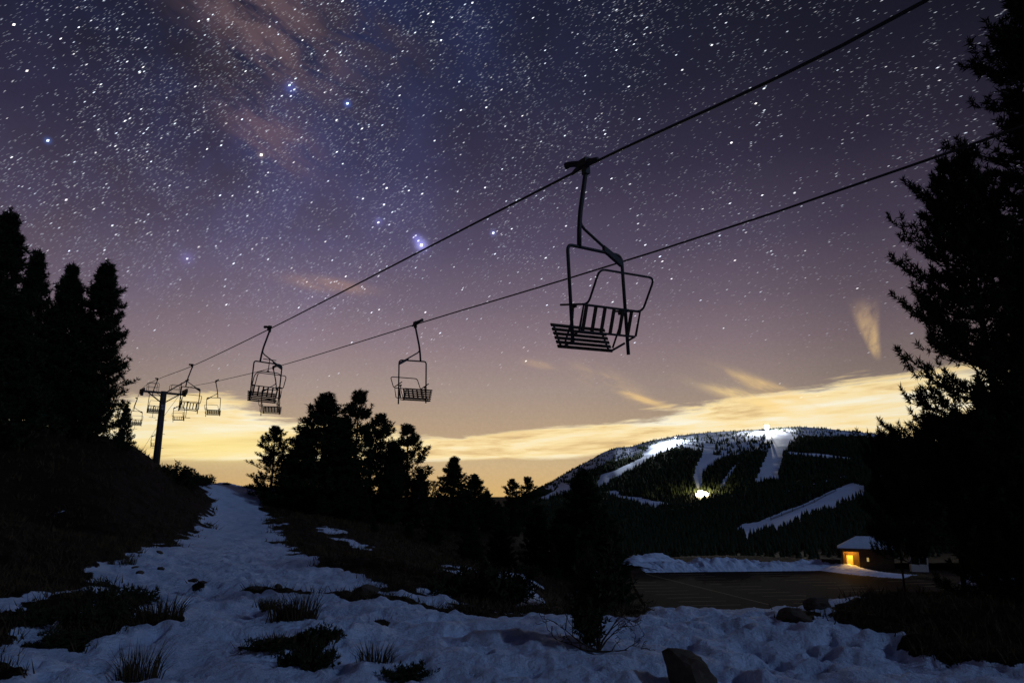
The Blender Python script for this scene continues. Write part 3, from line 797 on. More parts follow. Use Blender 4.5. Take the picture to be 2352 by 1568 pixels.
tree_at(1042, 1053, 80, 'separate pointed pine right of the tall middle group', WIDE[2], 10, group=GM, wide=1.55)
tree_at(1090, 1092, 82, 'shorter pine leaning against the separate pointed pine', WIDE[1], 10, group=GM, wide=1.7)
tree_at(1120, 1128, 82, 'low pine at the left rim of the bright horizon gap', WIDE[0], 10, group=GM, wide=1.6)
tree_at(1178, 1103, 100, 'left one of the two small pines before the mountain foot', OPEN[0], 9, group=GM, wide=1.25)
tree_at(1212, 1099, 102, 'right one of the two small pines before the mountain foot', OPEN[1], 9, group=GM, wide=1.2)
GS = 'pines on the slope above the car park'
for px, pt, d, k, lb in ((1340,1086,48,0,'dark pine standing in front of the floodlit mountain foot'),(1000,1170,58,1,'low slope pine below the right end of the middle group'),
                      (1080,1180,56,2,'low slope pine below the separate pointed pine'),(1150,1185,56,0,'low slope pine below the bright horizon gap'),
                      (1235,1165,54,1,'slope pine left of the dark pine before the mountain'),(1290,1172,52,2,'slope pine touching the left of the dark pine before the mountain'),
                      (1382,1180,50,1,'slope pine right of the dark pine before the mountain'),(1400,1222,47,0,'last slope pine before the left rim of the car park'),
                      (860,1190,52,2,'low slope pine under the tallest middle pine'),(1100,1245,44,0,'bushy young pine above the snow patches'),(1270,1250,38,1,'bushy young pine left of the marker post'),
                      (1362,1262,40,2,'bushy young pine right of the marker post'),(1325,1255,42,1,'bushy young pine behind the marker post'),(940,1195,55,0,'low slope pine beside the grassy bank edge'),(1145,1153,88,1,'tiny pine in the bright gap before the horizon'),(1060,1150,76,0,'low pine at the foot of the separate pointed pine'),(1180,1165,84,2,'low pine at the foot of the two small pines'),(840,1130,66,1,'low pine at the foot of the tallest middle pine'),(740,1120,66,2,'low pine at the foot of the broad middle pine'),(1010,1135,74,0,'low pine between the tall group and the separate pointed pine')):
    tree_at(px, pt, d, lb, WIDE[k], 10, group=GS, wide=1.25 if d > 46 else .9)

# big pines at the right, near the camera
BIG1 = pine(11.5, 2.5, 400, crown=.05, step=.33, nb=7, tuft=.13, blades=8, width=.19, sub=14, tpk=8, twig_sides=5, gaps=.12, dens=.9, tip=.5, taper=.55)
BIG2 = pine(8.0, 2.0, 401, crown=.24, step=.34, nb=7, tuft=.13, blades=8, width=.19, sub=14, tpk=8, twig_sides=5, gaps=.14, dens=.9, tip=.5, taper=.46)
LOW = pine(3.4, 1.8, 402, crown=.03, step=.24, nb=7, tuft=.115, blades=9, width=.17, sub=11, tpk=8, twig_sides=5, gaps=.12, tip=.5, taper=.55)
LOWB = pine(3.4, 1.8, 403, crown=.36, step=.24, nb=7, tuft=.115, blades=9, width=.17, sub=11, tpk=8, twig_sides=5, gaps=.12, tip=.5, taper=.5, full=.4)
GR = 'large pines at the right edge'
tree_at(2375, -20, 13.0, 'tallest pine at the right edge, its top near the upper corner', BIG1, 11.5, group=GR, rz=.6, wide=1.12)
tree_at(2200, 392, 12.0, 'big pine with tufted boughs in front of the tallest right edge pine', BIG2, 8.0, group=GR, rz=2.2, wide=.86)
tree_at(2165, 985, 11.6, 'low spreading pine to the right of the lit hut', LOWB, 3.4, group=GR, rz=1.1, wide=.95)
tree_at(2290, 930, 11.0, 'low dense pine under the big right hand pine', LOW, 3.4, group=GR, rz=3.6, wide=1.0)
tree_at(2040, 1020, 14.5, 'slender low pine just right of the lit hut, its boughs near the roof', LOWB, 3.4, group=GR, rz=4.6, wide=.46)
tree_at(2420, 820, 12.0, 'dark pine low at the outermost right edge', LOW, 3.4, group=GR, rz=5.2, wide=1.0)
tree_at(2365, 620, 14.5, 'dense pine filling the space between the two tall right edge pines', BIG2, 8.0, group=GR, rz=4.4, wide=.9)

# ------------------------------------------------------------------ chairlift: ropes
def rope_pt(b, px, py):
    u = (px - CXP) / FPX; d = b / (u + .648)
    return P(px, py, d)
R1 = [rope_pt(7.7, a, b) for a, b in ((2130,0),(1345,383),(620,755),(442,840),(362,871))]
R2 = [rope_pt(12.15, a, b) for a, b in ((2210,340),(954,745),(628,844),(496,876))]
def rp(b, d, z):
    x = -.648 * d + b; return Vector((x, (d - z * SA) / CA, z))
S1 = rp(7.7, 65.5, 9.9); S2 = rp(12.15, 68.0, 10.15)
back1 = R1[0] + (R1[0] - R1[1]) * 3.2; back1.z = 4.6
back2 = R2[0] + (R2[0] - R2[1]) * 1.4; back2.z = 4.4
rope1 = [back1] + R1 + [S1, rp(7.7, 70, 9.55), rp(7.7, 76.8, 8.7), rp(7.7, 84, 7.7), rp(7.7, 105, 4.6), rp(7.7, 135, 0)]
rope2 = [back2] + R2 + [S2, rp(12.15, 75, 9.75), rp(12.15, 83.2, 9.0), rp(12.15, 106, 6.3), rp(12.15, 140, 1.5)]
def smooth_path(pts, n=6):
    out = []
    for i in range(len(pts) - 1):
        p0, p1, p2, p3 = pts[max(i-1, 0)], pts[i], pts[i+1], pts[min(i+2, len(pts)-1)]
        L = (p2 - p1).length; m1 = (p2 - p0) / max((p2 - p0).length, 1e-6) * L; m2 = (p3 - p1) / max((p3 - p1).length, 1e-6) * L
        for k in range(n):
            t = k / n; t2 = t * t; t3 = t2 * t
            out.append(p1 * (2*t3 - 3*t2 + 1) + m1 * (t3 - 2*t2 + t) + p2 * (-2*t3 + 3*t2) + m2 * (t3 - t2))
    return out + [pts[-1]]
for pts, lb in ((rope1, 'upper steel haul rope, running nearest to the camera'), (rope2, 'lower steel haul rope, running behind the nearest chair')):
    mb = MB(); mb.tube(smooth_path(pts), .019, 6)
    tag(mb.build('haul_rope', M['rope'], smooth=True), lb, 'cable', 'haul ropes of the chairlift')

# ------------------------------------------------------------------ chairlift: chairs
def arc(p, a, b, r, n=4):
    """rounded corner at p between directions a and b"""
    p, a, b = Vector(p), Vector(a).normalized(), Vector(b).normalized()
    A_, B_ = p + a * r, p + b * r
    return [A_ * (1 - t) ** 2 + p * 2 * t * (1 - t) + B_ * t * t for t in (i / n for i in range(n + 1))]
XL, XR = -.42, .58
def chair_proto():
    pr = {}
    mb = MB(); mb.tube([(-.02,-.3,.0),(-.02,-.1,.03),(-.02,.1,.03),(-.02,.3,.0)], [.022,.05,.05,.022], 8); mb.box((-.02,0,.05), (.12,.2,.1)); mb.tube([(-.02,.05,.06),(-.1,.2,.1),(-.12,.3,.11)], [.05,.045,.055], 8)
    mb.box((0,0,-.06), (.08,.1,.12)); pr['grip'] = mb.mesh('grip', M['steel'])
    mb = MB(); mb.tube([(0,0,-.08),(-.03,0,-.2),(-.145,0,-.70),(-.168,0,-.84),(-.19,0,-1.0),(-.21,0,-1.27)], .034, 8); pr['hanger'] = mb.mesh('hanger', M['steel'], True)
    mb = MB(); mb.tube([(-.165,0,-.86),(-.145,0,-.93),(-.09,0,-.985),(.28,0,-1.215),(.57,0,-1.39)], .022, 6); pr['brace'] = mb.mesh('brace', M['steel'], True)
    mb = MB(); mb.prism([(.24,-1.175),(.24,-1.27),(.31,-1.30),(.56,-1.45),(.585,-1.40),(.58,-1.36)], -.028, .028, lambda p, q, t: (p, t, q)); pr['gusset'] = mb.mesh('gusset', M['steel'])
    mb = MB()
    path = [(XL,0,-2.68)] + arc((XL,0,-1.26), (0,0,-1), (1,0,0), .09) + arc((XR,0,-1.28), (-1,0,.01), (0,0,-1), .12) + [(XR,0,-2.76)]
    mb.tube(path, .025, 8); pr['frame'] = mb.mesh('frame', M['steel'], True)
    mb = MB(); mb.tube([(XL,0,-2.56),(XL,-.16,-2.53),(XR,-.16,-2.53),(XR,0,-2.56)], .016, 6); mb.tube([(XL,-.155,-2.52),(XL,-.28,-2.19),(XR+.02,-.28,-2.19),(XR+.02,-.155,-2.52)], .018, 6)
    pr['back_frame'] = mb.mesh('back_frame', M['steel'])
    mb = MB(); mb.box((0,0,0), (.05,.018,.37)); pr['back_slat'] = mb.mesh('back_slat', M['wood'])
    mb = MB()
    path = [(XL+.04,.28,-2.06)] + arc((XL+.06,-.30,-2.18), (0,1,.2), (0,-.55,.8), .09) + arc((XL+.06,-.58,-1.77), (0,.55,-.8), (1,0,0), .1) + arc((XR+.05,-.58,-1.77), (-1,0,0), (0,.55,-.8), .1) + arc((XR+.05,-.30,-2.18), (0,-.55,.8), (0,1,.2), .09) + [(XR+.01,.28,-2.06)]
    mb.tube(path, .016, 6); pr['armrest_loop'] = mb.mesh('armrest_loop', M['steel'], True)
    mb = MB(); mb.box((0,0,0), (1.0,.046,.02)); pr['seat_slat'] = mb.mesh('seat_slat', M['wood'])
    for fold in (0, 1):
        mb = MB(); x = 0.0
        if fold: mb.tube([(x,0,-2.6),(x,.3,-2.66),(x,.36,-2.62),(x,.49,-2.32)], .016, 6)
        else: mb.tube([(x,0,-2.55),(x,.2,-2.60),(x,.46,-2.53)], .016, 6)
        mb.tube([(x,.02,-2.13),(x,.05,-2.3),(x,.26 if fold else .12,-2.62 if fold else -2.58)], .015, 6)
        mb.box((x,.02,-2.14), (.03,.12,.05))
        pr['seat_frame%d' % fold] = mb.mesh('seat_support', M['steel'])
    mb = MB(); mb.tube([(XL+.04,.28,-2.06),(XR+.01,.28,-2.06)], .016, 6); mb.tube([(.06,.28,-2.06),(.05,.40,-2.5),(.05,.46,-2.98)], .016, 6); mb.tube([(-.2,.46,-2.98),(.3,.46,-2.98)], .016, 6)
    mb.prism([(-.03,-2.06),(.15,-2.06),(.06,-2.16)], .265, .295, lambda p, q, t: (p, t, q)); pr['bar_down'] = mb.mesh('restraint_bar', M['steel'])
    mb = MB(); path = [(XL+.04,.05,-2.13)] + arc((XL+.06,.0,-1.62), (0,.06,-.5), (1,0,.05), .3, 6) + arc((XR,.0,-1.60), (-1,0,0), (0,.05,-1), .18, 5) + [(XR+.01,.05,-2.13)]
    mb.tube(path, .016, 6); mb.tube([(.1,.0,-1.62),(.1,-.03,-1.55),(.1,-.08,-1.16)], .015, 6); mb.tube([(-.13,-.08,-1.16),(.33,-.08,-1.16)], .016, 6)
    mb.prism([(.02,-1.605),(.18,-1.605),(.1,-1.53)], -.015, .015, lambda p, q, t: (p, t, q)); pr['bar_up'] = mb.mesh('restraint_bar', M['steel'])
    return pr
CH = chair_proto()
def chair(loc, fwd, label, fold, bar, roll=0.0, pitch=0.0):
    rz = math.atan2(-fwd.x, fwd.y)
    t = empty('lift_chair', loc, label, 'ski lift chair', 'chairs hanging from the lift ropes')
    t.rotation_euler = (Matrix.Rotation(rz, 3, 'Z') @ Matrix.Rotation(roll, 3, 'Y') @ Matrix.Rotation(pitch, 3, 'X')).to_euler()
    for k in ('grip', 'hanger', 'brace', 'gusset', 'frame', 'back_frame', 'armrest_loop'): link_mesh(k, CH[k], t)
    for i in range(6):
        o = link_mesh('back_slat', CH['back_slat'], t); o.location = (XL + .05 + i * .162, -.22, -2.36); o.rotation_euler = (R(20), 0, 0)
    for x in (XL + .06, XR - .06): link_mesh('seat_support', CH['seat_frame%d' % fold], t).location = (x, 0, 0)
    for i in range(6):
        f = i / 5; o = link_mesh('seat_slat', CH['seat_slat'], t)
        if fold: o.location = (.08, .345 + f * .135, -2.645 + f * .335); o.rotation_euler = (R(68), 0, 0)
        else: o.location = (.08, .06 + f * .38, -2.565 - .02 * math.sin(f * 3.1) + f * .03)
    if bar: link_mesh('restraint_bar', CH['bar_' + bar], t)
    return t
far1 = Vector((R1[4].x - R1[1].x, R1[4].y - R1[1].y, 0)).normalized(); near1 = -far1
def on(rope, q): return Vector(q) + Vector((0, 0, .0))
chair(R1[1], far1, 'large nearest lift chair in silhouette, right of centre', 1, None, R(-2.6))
chair(R1[2], far1, 'lift chair with raised safety bar, second nearest on the upper rope', 1, 'up', R(2.0))
chair(R1[3], far1, 'third lift chair on the upper rope, its footrest hanging down, right of the tower', 0, 'down', R(1.5))
chair(R1[4], far1, 'lift chair partly hidden behind the tower pole', 1, 'down', R(1.5))
chair(rp(7.7, 70, 9.55), far1, 'small lift chair left of the tower, against the trees', 1, 'down', R(-1))
chair(R2[1], near1, 'lift chair alone above the middle pines, nearest on the lower rope', 1, None, R(1.2))
chair(R2[2], near1, 'small lift chair seen just under the second nearest upper rope chair', 1, None, R(2))
chair(R2[3], near1, 'lift chair with dark slatted seat, third on the lower rope', 1, None, R(1.5))
chair(rp(12.15, 70.6, 10.0), near1, 'small lift chair under the right sheaves of the tower', 0, 'up', R(3))
chair(rp(12.15, 87, 8.6), near1, 'lowest farthest lift chair, at the left of the tower foot', 0, None, R(1))

# ------------------------------------------------------------------ lift tower
def tower():
    mid = (S1 + S2) / 2; g = float(HG(mid.x, mid.y)[0]) - .4
    t = empty('lift_tower', (mid.x, mid.y, g), 'steel lift tower with crossarm and sheaves on the left hill', 'lift tower')
    ax = Vector((S2.x - S1.x, S2.y - S1.y, 0)); half = ax.length / 2; ax.normalize(); ln = Vector((-ax.y, ax.x, 0))
    t.rotation_euler = (0, 0, math.atan2(ax.y, ax.x))
    Ht = mid.z - g - .40                                    # crossarm level
    def b(): return MB()
    m = b(); m.tube([(0,0,-.3),(0,0,Ht*.5),(0,0,Ht+.15)], [.33,.30,.27], 14); m.build('pole', M['tower'], t, True)
    m = b(); m.tube([(0,0,0),(0,0,.25)], .5, 14); m.build('foot', M['tower'], t)
    m = b()
    for y in (-.14, .14): m.box((0, y, Ht), (2*half + .2, .09, .16))
    m.build('crossarm', M['tower'], t)
    for s in (-1, 1):
        m = b(); m.tube([(s*.25,0,Ht-.85),(s*half*.72,0,Ht-.08)], .06, 6); m.build('brace', M['tower'], t)
        m = b(); zs = (S1.z if s < 0 else S2.z) - g
        m.box((s*half, 0, zs-.32), (.1, 1.5, .14)); m.box((s*half, 0, zs-.5), (.22,.25,.4)); m.tube([(s*(half+.03),-.75,zs-.35),(s*(half+.12),0,zs-.55),(s*(half+.03),.75,zs-.35)], .05, 6)
        m.build('sheave_beam', M['tower'], t)
        for k in range(4):
            m = b(); y = -.62 + k * .415; m.tube([(s*half-.05,y,zs-.185),(s*half+.05,y,zs-.185)], .165, 14); m.build('sheave', M['steel'], t)
        m = b(); x0, x1 = s*.55, s*1.45
        for y in (-.3, .3):
            m.tube([(x0,y,Ht+.08)] + arc((x0,y,Ht+.85), (0,0,-1), (x1-x0,0,0), .12) + arc((x1,y,Ht+.85), (x0-x1,0,0), (0,0,-1), .12) + [(x1,y,Ht+.08)], .022, 5)
            m.tube([(x0,y,Ht+.45),(x1,y,Ht+.45)], .016, 5)
        m.build('railing', M['tower'], t)
    m = b(); m.tube([(.25,0,Ht+.1),(half+.12,0,Ht+1.42)], .055, 6); m.tube([(half*.78,0,Ht+.05),(half*.8,0,Ht+1.15)], .045, 6); m.box((half+.1,0,Ht+1.44), (.34,.12,.14), Matrix.Rotation(-.5,3,'Y')); m.build('lifting_frame', M['tower'], t)
    m = b()
    for x in (.36, .56): m.tube([(x*.3-.06,-.42,.4),(x*.3-.06,-.40,Ht-.4)], .015, 5)
    for k in range(int(Ht / .4)): m.tube([(.048,-.41,.5+k*.4),(.108,-.41,.5+k*.4)], .012, 4)
    m.build('ladder', M['tower'], t)
    for k in range(3): 
        m = b(); m.tube([(-.5,0,Ht*.3+k*1.3),(.5,0,Ht*.3+k*1.3)], .018, 5); m.build('step_bolt', M['tower'], t)
    m = b(); m.box((0,-.325,Ht-1.4), (.36,.02,.5)); m.build('number_plate', M['sign'], t)
tower()

# ------------------------------------------------------------------ car park, banks, hut
CPZ = -10.45
def plane_hit(px, py, z=CPZ):
    p = P(px, py, 1); k = z / p.z; return p.x * k, p.y * k
def car_park():
    far = [plane_hit(a, b) for a, b in ((1450,1330),(1468,1313),(1600,1312),(1760,1311),(1900,1308),(1990,1319),(2080,1326),(2352,1354),(2600,1384))]
    near = [(62, 58), (40, 46), (20, 42), (12, 48), (12, 62)]
    poly = far + near
    mb = MB(); n = len(poly); mb.add([(x, y, CPZ) for x, y in poly] + [(x, y, CPZ - .6) for x, y in poly],
        [tuple(range(n - 1, -1, -1))] + [(i, n + i, n + (i + 1) % n, (i + 1) % n) for i in range(n)])
    cp = mb.build('car_park', M['asphalt']); tag(cp, 'dark asphalt car park with faint bay lines', kind='structure')
    # bays: comb rows along a diagonal spine
    sx = Vector((*plane_hit(1480, 1318), 0)); ex = Vector((*plane_hit(1760, 1388), 0)); d = (ex - sx).normalized(); nrm = Vector((plane_hit(1700,1380)[0] - plane_hit(1600,1382)[0], plane_hit(1700,1380)[1] - plane_hit(1600,1382)[1], 0)).normalized()
    line = MB(); line.box((0, 0, 0), (5.0, .14, .006)); lm = line.mesh('parking_line', M['paint'])
    rows = [(-16, -1), (-5, 0), (5.6, 0), (17, 1), (29, 2)]
    L = (ex - sx).length
    for off, q in rows:
        for k in range(15):
            c = sx + d * (k * 2.7 + 1) + nrm * off
            if not inpoly(np.array([c.x]), np.array([c.y]), poly)[0]: continue
            o = link_mesh('parking_line', lm, cp); o.location = (c.x, c.y, CPZ + .007); o.rotation_euler = (0, 0, math.atan2(nrm.y, nrm.x))
    sp_ = MB(); sp_.box((0, 0, 0), (L, .16, .006)); o = sp_.build('spine_line', M['paint'], cp); c = (sx + ex) / 2 + nrm * .3
    o.location = (c.x, c.y, CPZ + .004); o.rotation_euler = (0, 0, math.atan2(d.y, d.x))
car_park()

def snow_bank(name, label, pts, hts, wid, seed):
    """a ploughed ridge along plan points"""
    path = smooth_path([Vector(p) for p in pts], 40); n = len(path); m_ = 25
    hs = np.interp(np.linspace(0, 1, n), np.linspace(0, 1, len(hts)), hts)
    V = []
    for i, p in enumerate(path):
        t = (path[min(i+1, n-1)] - path[max(i-1, 0)]).normalized(); s = Vector((-t.y, t.x, 0))
        for k in range(m_):
            f = k / (m_ - 1) * 2 - 1; q = p + s * f * wid
            z = hs[i] * max(0, 1 - abs(f) ** 1.7) * (.15 + 1.6 * float(fbm(np.array(q.x * .5), np.array(q.y * .5), seed, 5, .65))) - .1
            V.append((q.x + random.uniform(-.1, .1), q.y, p.z + z + random.uniform(-.06, .06) * (hs[i] > .2)))
    idx = np.arange(n * m_).reshape(n, m_)
    F = np.stack([idx[:-1, :-1], idx[:-1, 1:], idx[1:, 1:], idx[1:, :-1]], -1).reshape(-1, 4)[:, ::-1]
    o = link_mesh(name, np_mesh(name, V, F, M['bank'], True)); tag(o, label, kind='structure'); return o
def pl(px, py, z=CPZ): x, y = plane_hit(px, py, z); return (x, y, z)
snow_bank('snow_bank', 'ploughed bumpy snow bank along the far side of the car park', [pl(1462,1308), pl(1520,1307), pl(1600,1306), pl(1700,1305), pl(1800,1304), pl(1900,1303)], [.6,1.0,1.4,1.4,1.1,.8], 4.2, 3)
snow_bank('snow_bank', 'smooth snow apron between the car park and the hut', [pl(1840,1299), pl(1900,1303), pl(1960,1312), pl(2020,1319), pl(2090,1324)], [.8,1.1,.4,.3,.2], 4.0, 4)
snow_bank('snow_bank', 'snow strip on the rise at the left rim of the car park', [pl(1452,1310), pl(1480,1300), pl(1520,1292)], [.8,1.6,1.2], 5.0, 5)
snow_bank('snow_bank', 'snow strip at the far right of the car park', [pl(2230,1338), pl(2300,1346), pl(2400,1356)], [.8,1.1,.8], 2.4, 6)

def hut():
    x, y = plane_hit(1940, 1308); z = CPZ + .0
    t = empty('stone_hut', (x, y, z), 'small stone hut with snowy roof and orange lit porch', 'hut', rz=R(-24))
    t.scale = (.86, .86, .88)
    W, D_, Hh = 7.6, 5.0, 3.4
    m = MB(); m.box((-.15, D_/2, Hh/2), (.3, D_, Hh)); m.box((W/2, D_ - .15, Hh/2), (W - .6, .3, Hh)); m.box((W - .15, D_/2, Hh/2), (.3, D_, Hh))
    m.box((2.4 + (W - 2.4 - .3)/2, .15, Hh/2), (W - 2.7, .3, Hh)); m.box((1.2, .15, Hh - .25), (2.39, .28, .5)); m.box((2.55, 1.3, Hh/2 - .01), (.28, 2.0, Hh - .02)); m.box((1.27, 2.2, Hh/2 - .01), (2.53, .2, Hh - .02))
    m.build('wall', M['hutwall'], t)
    m = MB(); m.box((W/2, D_/2, .04), (W + .2, D_ + .8, .12)); m.build('floor_slab', M['hutwall'], t)
    rf = MB(); e = .55; rh = 1.75
    a = [(-e - .3, -e, Hh), (W + e, -e, Hh), (W + e, D_ + e, Hh), (-e - .3, D_ + e, Hh)]; top_ = [(2.3, D_/2, Hh + rh), (W - 2.0, D_/2, Hh + rh)]
    low = [(px_, py_, Hh - .14) for px_, py_, _ in a]
    rf.add(a + top_ + low, [(0,1,5,4),(1,2,5),(2,3,4,5),(3,0,4),(9,8,7,6),(0,6,7,1),(1,7,8,2),(2,8,9,3),(3,9,6,0)])
    roof = rf.build('roof', M['hutwall'], t)
    sn = MB(); s_ = lambda q, k, dz: (q[0] + (D_/2 if 0 else 0) + ((W/2 - q[0]) * k), q[1] + (D_/2 - q[1]) * k, q[2] + dz)
    a2 = [s_(q, .02, .14) for q in a]; t2 = [(q[0], q[1], q[2] + .16) for q in top_]; l2 = [s_(q, .02, .02) for q in a]
    sn.add(a2 + t2 + l2, [(0,1,5,4),(1,2,5),(2,3,4,5),(3,0,4),(0,6,7,1),(1,7,8,2),(2,8,9,3),(3,9,6,0)])
    sn.build('snow_cover', M['roofsnow'], roof)
    m = MB(); m.box((.42, .05, 1.35), (.14, .12, 2.6)); m.build('porch_post', M['door'], t)
    m = MB(); m.box((1.0, 2.07, 1.12), (.95, .06, 2.1)); d = m.build('door', M['door'], t)
    m = MB(); m.box((1.38, 2.03, 1.05), (.05, .04, .16)); m.build('handle', M['steel'], d)
    m = MB(); m.box((-.32, 1.3, 1.75), (.03, .55, .85)); m.build('notice_board', M['sign'], t)
    m = MB(); m.box((3.7, -.02, 1.75), (.34, .05, .6)); w = m.build('window', M['litpane'], t)
    m = MB()
    for k in (-1, 1): m.box((3.7 + k * .19, -.03, 1.75), (.05, .07, .7))
    m.box((3.7, -.035, 2.09), (.43, .06, .05)); m.box((3.7, -.035, 1.42), (.43, .06, .05)); m.build('frame', M['pole'], w)
    m = MB(); m.tube([(1.25, 1.1, Hh - .28), (1.25, 1.1, Hh - .12)], [.14, .09], 10); lp = m.build('porch_lamp', M['lamporange'], t)
    for k in range(2):
        m = MB(); m.box((1.3, -.5 - k * .35, .02 - k * .05), (2.4, .36, .16)); m.build('step', M['hutwall'], t)
    ld = bpy.data.lights.new('porch_light', 'POINT'); ld.energy = 420; ld.color = (1, .46, .05); ld.shadow_soft_size = .15
    lo = bpy.data.objects.new('porch_light', ld); COL.objects.link(lo); lo.parent = t; lo.location = (1.25, 1.0, Hh - .55)
    m = MB(); m.box((-2.0, 1.6, .65), (3.0, .4, 1.5)); m.box((-2.0, 1.6, 1.45), (3.1, .5, .12)); w2 = m.build('low_wall', M['hutwall'], t)
hut()
def booth():
    x, y = plane_hit(2112, 1312); t = empty('white_booth', (x, y, CPZ), 'small white panelled booth with two dark panes right of the hut', 'booth', rz=R(-14))
    m = MB(); m.box((0, 0, .5), (2.2, .9, 1.0)); m.build('panel', M['white'], t)
    m = MB()
    for q in (-1.05, .02, 1.05): m.box((q, -.40, 1.45), (.09 if q < 1 else .16, .08, .9))
    m.box((0, -.40, 1.94), (2.2, .1, .08)); m.build('frame', M['white'], t)
    for q in (-.5, .53):
        m = MB(); m.box((q, -.38, 1.45), (.94, .02, .88)); m.build('pane', M['darkglass'], t)
    m = MB(); m.box((0, .05, 2.03), (2.5, 1.1, .1)); m.build('roof', M['pole'], t)
booth()
def marker():
    x, y = hit(1366, 1372, 9.0); p = P(1366, 1340, 30); g = float(HG(p.x, p.y)[0])
    t = empty('marker_post', (p.x, p.y, g - .1), 'dark wooden marker post with two pale plates among slope pines', 'post')
    m = MB(); m.tube([(0,0,-.4),(0,0,2.4)], [.14,.12], 10); m.build('post', M['pole'], t, True)
    zt = P(1366, 1312, 30).z - g + .1
    for k in (0, 1):
        m = MB(); m.box((.02, -.145, zt - k * .29), (.16, .02, .16)); m.build('plate', M['sign'], t)
marker()

# ------------------------------------------------------------------ floodlights on the mountain
def floodlight(px, py, label, mt, size, hgt, lights, n=2, rows=1):
    k = np.linspace(0, 1, 800); X, Y, Z, PY = mount.at(np.full(800, float(px)), k); i = int(np.argmin(np.abs(PY - py)))
    b = Vector((X[i], Y[i], Z[i])); t = empty('floodlight', b, label, 'floodlight')
    face = Vector((-b.x, -b.y, 0)).normalized(); t.rotation_euler = (0, 0, math.atan2(face.y, face.x) + math.pi / 2)
    m = MB(); m.tube([(0,0,-2),(0,0,hgt + (rows - 1) * size * .8)], [.35,.2], 8); m.build('mast', M['pole'], t)
    m = MB(); m.box((0, 0, hgt), (size * n + .4, .25, .3)); m.build('bracket', M['pole'], t)
    for q in range(n):
        x = (q - (n - 1) / 2) * size
        for rw in range(rows):
            zz = hgt - .1 + rw * size * .85
            m = MB(); m.box((x, -.25, zz), (size * .86, .5, size * .8)); h = m.build('lamp_housing', M['pole'], t)
            m = MB(); m.box((x, -.53, zz), (size * .78, .06, size * .7)); m.build('lens', mt, h)
    for kind, loc, energy, col, target, cone in lights:
        ld = bpy.data.lights.new('floodlight_beam', kind); ld.energy = energy; ld.color = col; ld.shadow_soft_size = 1.0
        if kind == 'SPOT': ld.spot_size = R(cone); ld.spot_blend = .8
        lo = bpy.data.objects.new('floodlight_beam', ld); COL.objects.link(lo)
        lo.location = b + Vector(loc)
        if target:
            X2, Y2, Z2, P2 = mount.at(np.full(800, float(target[0])), k); j = int(np.argmin(np.abs(P2 - target[1])))
            lo.rotation_euler = (Vector((X2[j], Y2[j], Z2[j])) - lo.location).to_track_quat('-Z', 'Y').to_euler()
    return b
for m_ in ('lampwhite', 'lampwarm'): M[m_].cycles.emission_sampling = 'NONE'
floodlight(1762, 990, 'dazzling white floodlight on the mountain ridge', M['lampwhite'], 4.6, 13, [('POINT', (0, -8, 15), 2600000, (1, .97, .9), None, 0)], 3, 3)
floodlight(1552, 1016, 'white floodlight mast at the top of the brightly lit piste', M['lampwhite'], .7, 14, [('SPOT', (0, -2, 14), 11000000, (.93, .97, 1), (1488, 1052), 62), ('POINT', (-18, -8, 14), 1100000, (.93, .97, 1), None, 0)])
floodlight(1612, 1132, 'warm floodlight among trees at the foot of the narrow piste', M['lampwarm'], 1.3, 8, [('POINT', (0, -6, 13), 520000, (1, .80, .36), None, 0)])

# snow fence posts along the hillside piste
tn = np.linspace(0, 1, 800)
fence = None
FP = Z6([(1500,668),(1560,645),(1620,615),(1680,588),(1740,560),(1800,530),(1860,505)])
pp = []
for a, b in FP:
    X, Y, Z, PY = hill.at(np.full(800, float(a)), tn); i = int(np.argmin(np.abs(PY - b))); pp.append(Vector((X[i], Y[i], Z[i])))
fence = empty('snow_fence', pp[0], 'thin snow fence with posts along the diagonal hillside piste', 'fence')
for i, p in enumerate(pp):
    m = MB(); m.tube([p - pp[0] - Vector((0,0,.5)), p - pp[0] + Vector((0,0,3.2))], .22, 6); m.build('post', M['pole'], fence)
    if i:
        q = pp[i-1]
        m = MB()
        for hh in (.5, 1.1, 1.7): m.tube([q - pp[0] + Vector((0,0,hh)), (p+q)/2 - pp[0] + Vector((0,0,hh)), p - pp[0] + Vector((0,0,hh))], .14, 4)
        m.build('netting', M['pole'], fence)

# ------------------------------------------------------------------ shrubs, grass, rocks
def shrub_meshes(seed, w, h, stems, leaf=.05, dens=60, spike=False):
    rg = random.Random(seed); mb = MB(); TP = []; TA = []
    for s in range(stems):
        a = rg.uniform(0, 6.28); r = rg.random() ** .6; e = Vector((math.cos(a) * w * r, math.sin(a) * w * r, h * rg.uniform(.45, 1.0) * (1 - .45 * r)))
        b = Vector((e.x * .25, e.y * .25, -.08)); mid = b.lerp(e, .5) + Vector((0, 0, h * .12))
        mb.tube([b, mid, e], [.012, .009, .004], 4, False)
        for k in range(dens):
            f = rg.uniform(.04, 1); p = b.lerp(mid, f * 2) if f < .5 else mid.lerp(e, f * 2 - 1)
            TP.append(p + Vector((rg.gauss(0, w * .07), rg.gauss(0, w * .07), rg.gauss(0, h * .05)))); TA.append((e - b).normalized() + Vector((rg.uniform(-.5,.5), rg.uniform(-.5,.5), .6)))
    return mb.mesh('stem', M['twig']), tufts_mesh('foliage', TP, TA, leaf, 5, .3, seed, M['shrub'])
SHM = [shrub_meshes(500 + i, .5, .45, 34, .075, 34) for i in range(3)]
